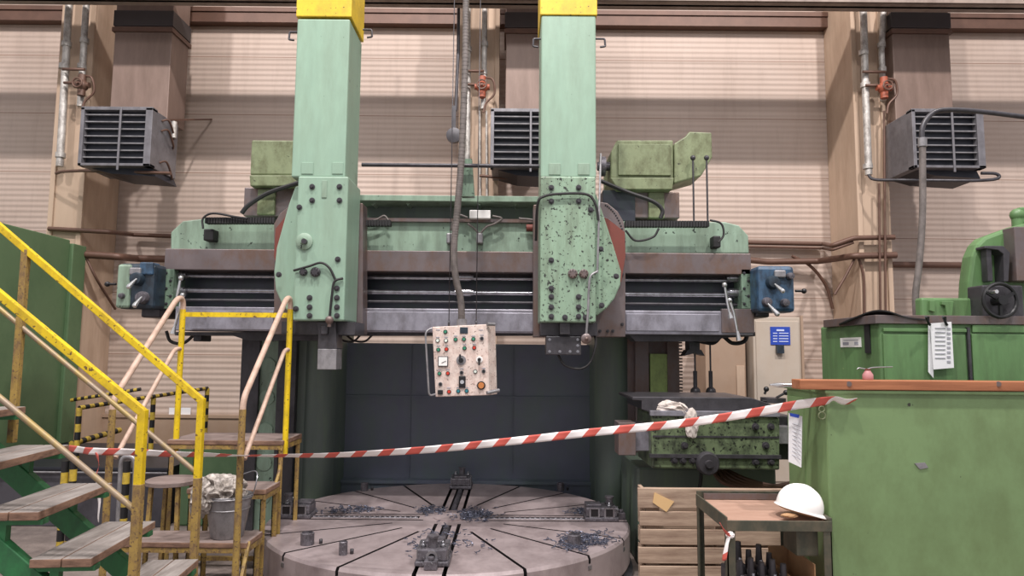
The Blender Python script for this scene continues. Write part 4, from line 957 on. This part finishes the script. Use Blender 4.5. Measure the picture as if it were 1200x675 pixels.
# ================================================================ STAIRS AT LEFT
base = P(107, 651, 2.96); base.z = .77
dv = Vector((-75/800, 1, 0)).normalized(); av = Vector((-dv.y, dv.x, 0))
def S(s, t, z): q = base+av*s+dv*t; q.z = z; return q
RUN, RISE, W = .222, .193, .64
st = thing('industrial_stairs', S(-.3, .3, 0), 'green steel stairs with grey wooden treads and yellow handrails', 'stairs')
UP = Vector((0, 0, 1))
for k in range(-3, 7):
    s0 = k*RUN; z = .77+k*RISE
    m = MB()
    for a_, b_ in ((0, .117), (.121, .245)): m.obox(S(s0+(a_+b_)/2, W/2, z-.018), av, dv, UP, (b_-a_)/2, W/2, .018)
    m.build('tread', ['tread', 'woodedge'], st, .004, edges=True)
    for tt in (.05, W-.06):
        m = MB(); m.obox(S(s0+.125, tt, z-.048), av, dv, UP, .13, .022, .011); m.obox(S(s0+.16, tt, z-.12), av, dv, UP, .018, .018, .075); m.build('tread_bracket', 'stairgreen', st)
for tt in (.05, W-.06):
    p0 = S(-.62, tt, .77-.115-.05+(-.62-.4+.22)*.87+.0); p1 = S(1.5, tt, 0); slope = RISE/RUN
    zc_ = lambda s: .80+(s-.4)*slope
    m = MB(); m.bar(S(-.52, tt, zc_(-.52)), S(1.5, tt, zc_(1.5)), .05, .10); m.build('stringer', 'stairgreen', st, .004)
for tt, nm in ((-.03, 0), (W+.03, 1)):
    sl = .81 if nm == 0 else .845; zt0 = 1.378
    m = MB(); sb = -.187
    m.bar(S(sb, tt, zt0), S(1.45, tt, zt0+sl*(1.45-sb)), .034, .034); r = m.build('handrail', 'yellow', st, .003)
    m = MB(); m.bar(S(sb, tt, .30), S(sb, tt, zt0+.012), .034, .034, up=(1, 0, 0)); m.build('newel_post', 'yellow', r, .003)
    m = MB(); m.bar(S(sb-.001, tt-.001, .28), S(sb-.001, tt-.001, 1.08 if nm == 0 else .98), .0355, .0355, up=(1, 0, 0)); m.build('worn_post_section', 'yrust', r, .003)
    if nm == 1 or True:
        s1 = .74 if nm else 1.1
        m = MB(); m.bar(S(s1, tt, .77+s1*slope-.25), S(s1, tt, zt0+sl*(s1-sb)), .034, .034, up=(1, 0, 0)); m.build('baluster_post', 'yrust', r, .003)
    m = MB(); zm = .965 if nm == 0 else 1.0
    m.tube([S(sb, tt, zm), S(1.45, tt, zm+.82*(1.45-sb))], .013, 10); m.build('mid_rail', 'railgrey', r)
    m = MB(); m.bar(S(sb, tt, .33), S(sb, .05 if nm == 0 else W-.06, .33), .03, .03); m.build('post_bracket', 'stairgreen', r)

# ================================================================ BARRIER TAPE
def tape(pts, w, label, stripe=.085, n=200, name='barrier_tape'):
    q = spline([p for p, _ in pts], 40); tw = []
    # twist angles interpolated
    m = MB(); L = [0]
    for i in range(1, len(q)): L.append(L[-1]+(q[i]-q[i-1]).length)
    tot = L[-1]; N = int(tot/.012)
    def pos(s):
        s = max(0, min(tot, s)); lo = 0
        import bisect
        i = min(max(bisect.bisect_right(L, s)-1, 0), len(q)-2); f_ = (s-L[i])/max(1e-9, L[i+1]-L[i])
        return q[i].lerp(q[i+1], f_), (q[i+1]-q[i]).normalized(), i/(len(q)-1)*(len(pts)-1)
    rows = 5; grid = []
    for i in range(N+1):
        s = tot*i/N; row = []
        for k in range(rows):
            v = k/(rows-1)-.5
            p, d, u = pos(s+v*w*1.1)
            j = int(min(u, len(pts)-1.001)); a = pts[j][1]*(1-(u-j))+pts[j+1][1]*(u-j)
            up = (Vector((0, 0, 1))-d*d.z).normalized(); side = d.cross(up)
            dirn = up*math.cos(a)+side*math.sin(a)
            rip = .003*math.sin(s*38+v*3)
            row.append(m.bm.verts.new(p+dirn*v*w+side*rip))
        grid.append(row)
    for i in range(N):
        m.mi = 1 if ((tot*i/N)/(2*stripe)) % 1 < .43 else 0
        for k in range(rows-1): m._face([grid[i][k], grid[i][k+1], grid[i+1][k+1], grid[i+1][k]], True)
    o = m.build(name, ['tapewhite', 'red']); md = o.modifiers.new('thick', 'SOLIDIFY'); md.thickness = .0006
    return tag(o, label, 'barrier tape')
YT = 4.16
tape([(P(80, 525, 4.3), .2), (P(100, 528, 4.2), .2), (P(113, 529, YT), .1), (P(160, 530, YT), .3), (P(200, 532, YT), .5), (P(250, 533, YT), .9), (P(283, 534, YT), 1.25),
      (P(330, 534, YT-.02), 1.0), (P(400, 533, 4.05), .7), (P(500, 527, 3.95), .3), (P(600, 517, 3.85), .1), (P(700, 506, 3.75), .05), (P(800, 496, 3.62), .05), (P(880, 484, 3.5), .1), (P(930, 475, 3.34), .2),
      (P(965, 470, 3.24), .5), (P(978, 467, 3.23), 1.1), (P(990, 471, 3.23), .8), (P(1003, 469, 3.23), 1.0)], .043, 'long red and white barrier tape stretched across the machine')
tape([(P(113, 530, YT-.03), .4), (P(116, 545, YT-.03), 1.2), (P(113, 560, YT-.03), .8), (P(116, 585, YT-.03), .6), (P(115, 612, YT-.03), .9)], .035, 'loose tape end hanging from the knot on the left rail post', .2, name='tape_scrap')

# ================================================================ RIGHT FOREGROUND
# big green cabinet
XC = 1.485; Zc = P(1080, 459, 3.25).z
t = thing('steel_cabinet', (2.4, 3.5, 0), 'large plain green steel cabinet in the right foreground', 'cabinet')
body = MB().box((XC, 3.25, 0), (4.2, 3.72, Zc)).build('cabinet_body', 'cab', t, .012)
m = MB(); m.box((XC-.004, 3.5, .1), (XC, 3.70, Zc-.05)); m.build('side_panel', 'cab', t)
MB().box((XC-.01, 3.235, Zc-.012), (4.2, 3.73, Zc+.004)).build('top_lip', 'cab', t, .003)
m = MB(); m.pprism([(1072, 543), (1084, 542), (1088, 548), (1078, 550)], 3.246, 3.25); m.build('paint_scar', 'galv', t)
c = P(957, 487, 3.24); 
m = MB(); m.torus(c+Vector((.025, -.0, .03)), .013, .0025); m.torus(c+Vector((.025, 0, -.0)), .016, .0025); m.build('chalk_mark', 'olive', t)
# plank on top
p0 = P(933, 451, 3.25); p1 = P(1230, 454, 3.25)
t = thing('wooden_plank', (2.4, 3.5, Zc+.005), 'long orange brown wooden plank lying on the green cabinet', 'plank')
MB().box((p0.x+.01, 3.23, Zc+.006), (p1.x+.2, 3.33, Zc+.052)).build('board', 'plank', t, .004)
for x in (995, 1170): MB().cyl(P(x, 450, 3.232), P(x, 450, 3.226), .012).build('nail_plate', 'iron', t)
t = MB(); a = P(902, 451, 3.4); b = P(934, 452, 3.4); t.tube([a, a.lerp(b, .3), b, b+Vector((.12, 0, 0))], lambda u: .004+.008*min(1, u*3), 10)
tag(t.build('steel_rod', 'chrome'), 'pointed silver steel rod sticking out beside the plank end', 'rod')
# hanging sheet in plastic sleeve
t = thing('hanging_sheet', P(932, 547, 3.5), 'white printed sheet with blue top hanging at the green cabinet edge', 'sheet')
fr_ = [P(924, 484, 3.40), P(940, 488, 3.34), P(939, 548, 3.34), P(924, 541, 3.40)]; bk_ = [p+Vector((.003, .003, 0)) for p in fr_]
MB().prism(fr_, bk_).build('paper_sheet', 'paper', t)
m = MB(); m.pprism([(926, 484), (937, 486), (936, 490), (927, 488)], 3.335, 3.345); m.build('blue_clip', 'signblue', t)
m = MB()
for i in range(9): a = fr_[0].lerp(fr_[3], .2+i*.08)+Vector((.008, -.008, 0)); b = fr_[1].lerp(fr_[2], .2+i*.08)+Vector((-.008, -.006, 0)); m.bar(a, b, .002, .002)
m.build('print_lines', 'ink', t)

# green machine behind
YG = 4.3
t = thing('green_lathe', (2.6, 4.8, 0), 'green lathe with paneled front and black handwheel behind the cabinet', 'machine')
x0, x1 = P(1031, 410, YG).x, 4.6; zt = P(1080, 378, YG).z
MB().box((x0, YG, 0), (x1, YG+.82, zt)).build('bed_cabinet', 'cab2', t, .015)
MB().box((x0-.03, YG-.02, zt-.01), (x1, YG+.7, zt+.045)).build('bed_way', 'iron', t, .004)
for a, b in ((1037, 1133), (1141, 1230)):
    o = MB().pbox(a, 392, b, 470, YG-.012, YG).build('front_panel', 'cab2', t, .004)
MB().pbox(1136, 384, 1139, 470, YG-.018, YG).build('panel_edge_strip', 'irondark', t)
MB().pbox(1036, 385, 1133, 389, YG-.018, YG).build('panel_edge_strip', 'cab2', t, .003)
MB().pbox(1140, 381, 1230, 390, YG-.014, YG).build('drawer_front', 'cab2', t, .004)
MB().box((x0-.012, YG+.10, 1.66), (x0-.002, YG+.16, zt+.03)).build('rubber_strap', 'rubber', t)
st_ = MB().box((x0-.006, YG+.22, 1.70), (x0-.001, YG+.50, 1.765)).build('data_sticker', 'white', t)
m = MB(); m.box((x0-.008, YG+.25, 1.745), (x0-.006, YG+.45, 1.75)); m.box((x0-.008, YG+.38, 1.715), (x0-.006, YG+.46, 1.735)); m.box((x0-.008, YG+.25, 1.715), (x0-.006, YG+.30, 1.735)); m.build('sticker_print', 'ink', st_)
o = MB().pprism([(1134, 374), (1136, 330), (1140, 300), (1146, 286), (1154, 278), (1175, 270), (1192, 264), (1240, 252), (1260, 374)], YG+.15, YG+.27).build('headstock', 'cab2', t, .02)
m = MB(); c = P(1192, 252, YG+.25); m.ball(c+Vector((0.0, 0, 0)), .045); m.cyl(c+Vector((.0, 0, -.1)), c+Vector((.0, 0, 0)), .035); m.box(c+Vector((0, -.03, -.06)), c+Vector((.3, .02, .05))); m.build('top_cap', 'cab2', t, .01)
MB().pbox(1157, 291, 1163, 330, YG+.08, YG+.14).build('clamp_column', 'irondark', t, .004)
MB().pprism([(1154, 288), (1176, 288), (1184, 296), (1182, 330), (1177, 330), (1176, 298), (1170, 293), (1154, 291)], YG+.06, YG+.15).build('clamp_bracket', 'irondark', t, .004)
MB().pbox(1190, 265, 1240, 330, YG+.05, YG+.16).build('dark_slide', 'iron', t, .006)
MB().pbox(1080, 349, 1152, 376, YG+.12, YG+.2).build('tailstock_box', 'cab2', t, .015)
m = MB(); m.pprism([(1104, 353), (1118, 353), (1116, 370), (1110, 370), (1108, 358), (1104, 357)], YG+.1, YG+.125); m.pprism([(1090, 352), (1096, 352), (1096, 366), (1090, 364)], YG+.1, YG+.125); m.build('casting_rib', 'cab2', t, .003)
MB().pbox(1152, 334, 1200, 372, YG+.0, YG+.15).build('apron_box', 'irondark', t, .01)
c = P(1172, 352, YG-.05); m = MB(); m.torus(c, .105, .012); 
for k in range(3): m.bar(c, c+Vector((math.cos(.5+k*2.09)*.1, 0, math.sin(.5+k*2.09)*.1)), .016, .02)
m.cyl(c+Vector((0, .07, 0)), c-Vector((0, .03, 0)), .03); hw = m.build('handwheel', 'black', t)
MB().cyl(c+Vector((-.06, 0, .05)), c+Vector((-.06, -.06, .05)), .012).build('wheel_handle', 'chrome', hw)
# rubber sheet over the top
m = MB(); top = [P(983, 379, YG+.35), P(1000, 372, YG+.2), P(1022, 364, YG+.05), P(1040, 364, YG-.03), P(1062, 371, YG-.03), P(1086, 374, YG-.03)]
tp_ = spline(top, 6); fr2 = []; 
for p in tp_:
    fr2.append((m.bm.verts.new(p), m.bm.verts.new(Vector((p.x+.12, p.y+.25, P(1040, 377, YG).z+.006))), m.bm.verts.new(p+Vector((0, 0, -.008))), m.bm.verts.new(Vector((p.x+.12, p.y+.25, P(1040, 377, YG).z-.002)))))
for i in range(len(fr2)-1):
    a, b = fr2[i], fr2[i+1]
    m._face([a[0], b[0], b[1], a[1]], True); m._face([a[2], a[3], b[3], b[2]], True); m._face([a[0], a[2], b[2], b[0]]); m._face([a[1], b[1], b[3], a[3]])
tag(m.build('rubber_mat', 'rubber'), 'black rubber mat arching over the green lathe top', 'mat')
# paper with clips
t = thing('clipped_papers', P(1103, 440, YG-.05), 'white paper sheets clipped to the edge of the green lathe', 'papers')
m = MB(); pts = [P(1090, 379, YG-.05), P(1115, 377, YG-.05), P(1118, 431, YG-.05), P(1094, 433, YG-.05)]; m.prism(pts, [p+Vector((0, .003, 0)) for p in pts]); m.build('front_sheet', 'paper', t)
m = MB(); pts = [P(1088, 381, YG-.035), P(1094, 381, YG-.035), P(1094, 443, YG-.035), P(1088, 436, YG-.035)]; m.prism(pts, [p+Vector((0, .003, 0)) for p in pts]); m.build('back_sheet', 'paper', t)
m = MB()
for i in range(8): m.pbox(1096, 384+i*5, 1108, 385+i*5, YG-.053, YG-.05); m.pbox(1110, 384+i*5.5, 1114, 386.5+i*5.5, YG-.053, YG-.05)
m.build('print_lines', 'ink', t)
for x in (1088, 1108): m = MB(); m.tube([P(x-3, 371, YG-.09), P(x, 378, YG-.06), P(x+2, 381, YG-.055)], .008, 8); m.tube([P(x, 371, YG-.07), P(x, 378, YG-.06)], .006, 8); m.build('clip', 'black', t)
# oil can
c = P(1017, 441, 3.28); c.z = Zc+.0525
t = thing('oil_can', c, 'small oil can with pink cap and long spout on the plank', 'oil can')
m = MB(); m.lathe([(.022, 0), (.024, .004), (.024, .025), (.014, .04), (.012, .045), (.001, .045)], c, seg=20); m.build('can_body', 'pinkplastic', t)
m = MB(); m.cyl(c+Vector((0, 0, .04)), c+Vector((0, 0, .052)), .013); m.build('can_cap', 'redlead', t)
m = MB(); m.tube(spline([c+Vector((0, 0, .05)), c+Vector((.03, 0, .058)), c+Vector((.12, 0, .062))], 5), lambda u: .004-.0015*u, 8); m.tube(spline([c+Vector((-.01, 0, .05)), c+Vector((-.04, 0, .055)), c+Vector((-.05, 0, .048))], 4), .003, 6); m.build('spout', 'galv', t)
# arched conduit
t = thing('hose_arch', P(1075, 370, 4.7), 'grey conduit rising from the green lathe and arching right', 'conduit')
Yh = 4.55
m = MB(); m.tube(spline([P(1074, 374, Yh), P(1073, 345, Yh), P(1077, 310, Yh), P(1081, 250, Yh), P(1081, 170, Yh)], 8), .022, 12); m.build('grey_hose', 'hose', t)
m = MB(); m.tube(spline([P(1081, 172, Yh), P(1081, 150, Yh), P(1090, 135, Yh), P(1105, 129, Yh), P(1140, 130, Yh), P(1200, 137, Yh), P(1260, 146, Yh)], 8), .017, 12); m.build('arched_pipe', 'irondark', t)
m = MB(); m.cyl(P(1081, 172, Yh), P(1081, 162, Yh), .028); m.build('hose_clamp', 'galv', t)

# wooden crate of boards
YK = 4.15
t = thing('wooden_pallet', (1.2, YK, 0), 'slatted pine pallet standing on edge behind the metal trolley', 'pallet')
xl = P(748, 620, YK).x; xr_ = P(935, 620, YK).x; zt = P(835, 573, YK).z
rows = [(573, 596), (600, 617), (621, 639), (642, 661), (664, 684), (687, 706)]
for k, (a, b) in enumerate(rows):
    za, zb_ = P(835, a, YK).z, P(835, b, YK).z; off = (.0, .01, .012, .0, .008, .0)[k]
    MB().box((xl+off, YK, zb_), (xr_, YK+.022, za)).build('board', 'crate', t, .003)
    MB().box((xl+.02, YK+.022, zb_), (xl+.042, YK+.12, za)).build('side_board', 'crate', t, .003)
for x in (xl+.05, (xl+xr_)/2, xr_-.1): MB().box((x, YK+.023, .0), (x+.08, YK+.06, zt-.005)).build('corner_batten', 'crate', t, .003)
MB().box((xl+.045, YK+.06, .1), (xr_, YK+.12, .14)).build('bottom_board', 'crate', t)
MB().box((xl+.045, YK+.12, .0), (xr_, YK+.14, zt-.02)).build('rear_wall', 'crate', t)
m = MB(); m.pprism([(767, 577), (790, 588), (781, 600), (765, 589)], YK-.006, YK-.002); tag(m.build('paper_card', 'note'), 'tilted tan card stuck on the top pallet board', 'card')

# trolley
XT0, XT1, YT0, YT1, ZT = .965, 1.43, 3.12, 3.62, .905
t = thing('metal_trolley', (1.25, 3.45, 0), 'dull green angle iron trolley with a wooden tray top', 'trolley')
for nm, x, y in (('leg', XT0, YT0), ('leg', XT0, YT1), ('leg', XT1, YT0), ('leg', XT1, YT1)):
    sx = .036 if x == XT0 else -.036; sy = .036 if y == YT0 else -.036
    m = MB(); m.box((x, y, 0), (x+sx, y+sy*.14, ZT)); m.box((x, y, 0), (x+sx*.14, y+sy, ZT)); m.build('leg', 'cartgreen', t)
m = MB(); 
for y0_, y1_ in ((YT0-.004, YT0+.004), (YT1-.004, YT1+.004)): m.box((XT0-.002, y0_, ZT-.04), (XT1+.002, y1_, ZT+.006))
for x0_, x1_ in ((XT0-.004, XT0+.004), (XT1-.004, XT1+.004)): m.box((x0_, YT0, ZT-.04), (x1_, YT1, ZT+.02))
m.box((XT0, YT1-.004, ZT), (XT1, YT1+.004, ZT+.035)); m.build('top_frame', 'cartgreen', t, .002)
MB().box((XT0+.006, YT0+.006, ZT-.02), (XT1-.006, YT1-.006, ZT-.004)).build('tray_board', 'traywood', t)
MB().box((XT0+.006, YT0+.006, .48), (XT1-.006, YT1-.006, .50)).build('lower_shelf', 'cartgreen', t)
m = MB(); m.box((XT0+.03, YT1-.03, ZT), (XT1-.02, YT1-.02, ZT+.028)); m.build('rear_lip', 'iron', t)
# hanging grey box
t2 = MB(); t2.box((1.29, YT0+.045, ZT-.16), (1.39, YT0+.2, ZT-.043)); tag(t2.build('tool_box', 'cartgreen', bevel=.006), 'dark grey box under the trolley top below the hard hat', 'box')
# carton on lower shelf
t = thing('cardboard_box', (1.40, 3.4, .50), 'open brown cardboard box on the lower shelf of the trolley', 'box')
m = MB(); a, b, c_, d = 1.285, 1.388, 3.2, 3.5
m.box((a, c_, .501), (b, c_+.006, .63)); m.box((a, d-.006, .501), (b, d, .70)); m.box((a, c_, .501), (a+.006, d, .635)); m.box((b-.006, c_, .501), (b, d, .70)); m.box((a, c_, .501), (b, d, .507)); m.build('carton', 'carton', t)
MB().obox(((a+b)/2, c_-.002, .635), (1, 0, 0), (0, 1, -.3), (0, .3, 1), .05, .03, .003).build('flap', 'carton', t)
# dark steel tool holders piled on the lower shelf
TL = 'dark steel tool holders heaped on the trolley shelf'
random.seed(11)
lab = ['leftmost at the front', 'second from left at the front', 'middle of the front', 'right of the middle at the front', 'rightmost at the front beside the carton',
       'leftmost at the back', 'second from left at the back', 'middle of the back', 'right of the middle at the back', 'rightmost at the back beside the carton']
def holder():
    z = .502; x, y = 1.06, 3.22
    t = thing('tool_holder', (x, y, z), 'dark steel tool holder', 'tool holder', TL)
    MB().box((x-.026, y-.045, z), (x+.026, y+.045, z+.1)).build('holder_body', 'irondark', t, .006)
    MB().cyl((x, y, z+.1), (x, y, z+.16), .018, .014, seg=14).build('shank', 'irondark', t)
    for dy in (-.03, .03): m = MB(); m.cyl((x, y+dy, z+.1), (x, y+dy, z+.118), .009, seg=6); m.build('clamp_screw', 'steel', t)
    return t
hh = holder(); k = 0
for row in range(2):
    for i in range(5):
        o = hh if k == 0 else dup(hh, (0, 0, 0), '')
        o.location = (1.045+i*.049, 3.20+row*.17, .502); o.rotation_euler[2] = random.uniform(-.06, .06)
        o['label'] = 'dark steel tool holder on the trolley shelf, '+lab[k]; k += 1
        o.scale = (.92, .95, 1.25+.4*((k*7 % 5)/5)*(1 if row else .5))
# hard hat
hc = P(939, 608, 3.2); HZ = ZT+.006
hx, hy = P(940, 600, 3.22).x, 3.24
t = thing('hard_hat', (hx, hy, HZ), 'white hard hat lying on the right corner of the trolley top', 'hard hat')
def hatpt(ph, th, s=1.0):
    # th 0 crown .. pi/2 brim, ph round; front is +x
    r = math.sin(th); x = r*math.cos(ph)*.104*s; y = r*math.sin(ph)*.098*s; z = math.cos(th)**.85*.108*s if th < PI/2-1e-4 else 0
    return x, y, z
tilt = Matrix.Rotation(math.radians(13), 4, 'Y')
def H(p): return (tilt @ Vector(p))+Vector((hx-.004, hy, HZ+.03))
m = MB(); NS, NT = 48, 14; g = []
for j in range(NT+1):
    th = PI/2*j/NT; g.append([m.bm.verts.new(H(hatpt(2*PI*i/NS, max(th, .02)))) for i in range(NS)])
brim = []
for i in range(NS):
    ph = 2*PI*i/NS; ext = .009+.034*max(0, math.cos(ph))**2
    x, y, z = hatpt(ph, PI/2); l = math.hypot(x, y); brim.append(m.bm.verts.new(H((x*(1+ext/l), y*(1+ext/l*.8), -.006-.006*max(0, math.cos(ph))))))
g.append(brim)
for j in range(len(g)-1):
    for i in range(NS): m._face([g[j][i], g[j][(i+1) % NS], g[j+1][(i+1) % NS], g[j+1][i]], True)
m._face(g[0], True)
sh_ = m.build('shell', 'hat', t); md = sh_.modifiers.new('thick', 'SOLIDIFY'); md.thickness = .003; md.offset = -1
m = MB()
for i in range(3):
    yy = (-.03, 0, .03)[i]; pts = []
    for k in range(15):
        a_ = -1.2+2.4*k/14; x = math.sin(a_)*.096; z = math.cos(a_)**.85*.110; pts.append(H((x, yy, z-.004-(abs(yy)*.16))))
    m.tube(pts, .005, 8)
m.build('crown_ridge', 'hat', t)
m = MB(); m.tube([H((math.cos(a_)*.086, math.sin(a_)*.078, -.008)) for a_ in [2*PI*k/32 for k in range(33)]], .009, 8); m.build('headband', 'carton', t)
# glove under hat
crumple('work_glove', (hx-.078, hy-.07, HZ+.012), .034, (1.3, .8, .32), 'carton', 'tan leather glove under the left edge of the hard hat', 'glove', 5, .3)
# tape scrap on trolley
c = P(845, 614, 3.1)
crumple('tape_knot', (XT0+.01, YT0-.012, ZT-.055), .016, (1.2, .7, 1), 'tapewhite', 'knot of red and white tape on the trolley corner', 'tape', 2, .5)
tape([(Vector((XT0-.035, YT0-.01, ZT-.0)), .8), (Vector((XT0-.02, YT0-.02, ZT-.03)), 1.1), (Vector((XT0, YT0-.02, ZT-.055)), .6), (Vector((XT0-.008, YT0-.02, ZT-.09)), .9), (Vector((XT0-.018, YT0-.02, ZT-.14)), .5), (Vector((XT0-.022, YT0-.02, ZT-.165)), .9)],
     .018, 'thin strip of tape dangling from the trolley corner', .07, name='tape_scrap')
# rag on the side head
def dr_(v):
    v = v.copy(); v.z -= max(0, v.x-.02)*.9; return v
q = P(797, 480, 4.9); crumple('cleaning_rag', (q.x, 5.02, q.z+.0), .19, (.95, .55, .36), 'rag', 'white rag lying on top of the green side head', 'rag', 12, .55, drape=dr_, frq=1.2)
q = P(811, 497, 4.9); crumple('cleaning_rag', (q.x, 4.915, q.z), .085, (.6, .35, 1.3), 'rag', 'end of white rag hanging down the front of the side head', 'rag', 4, .5)
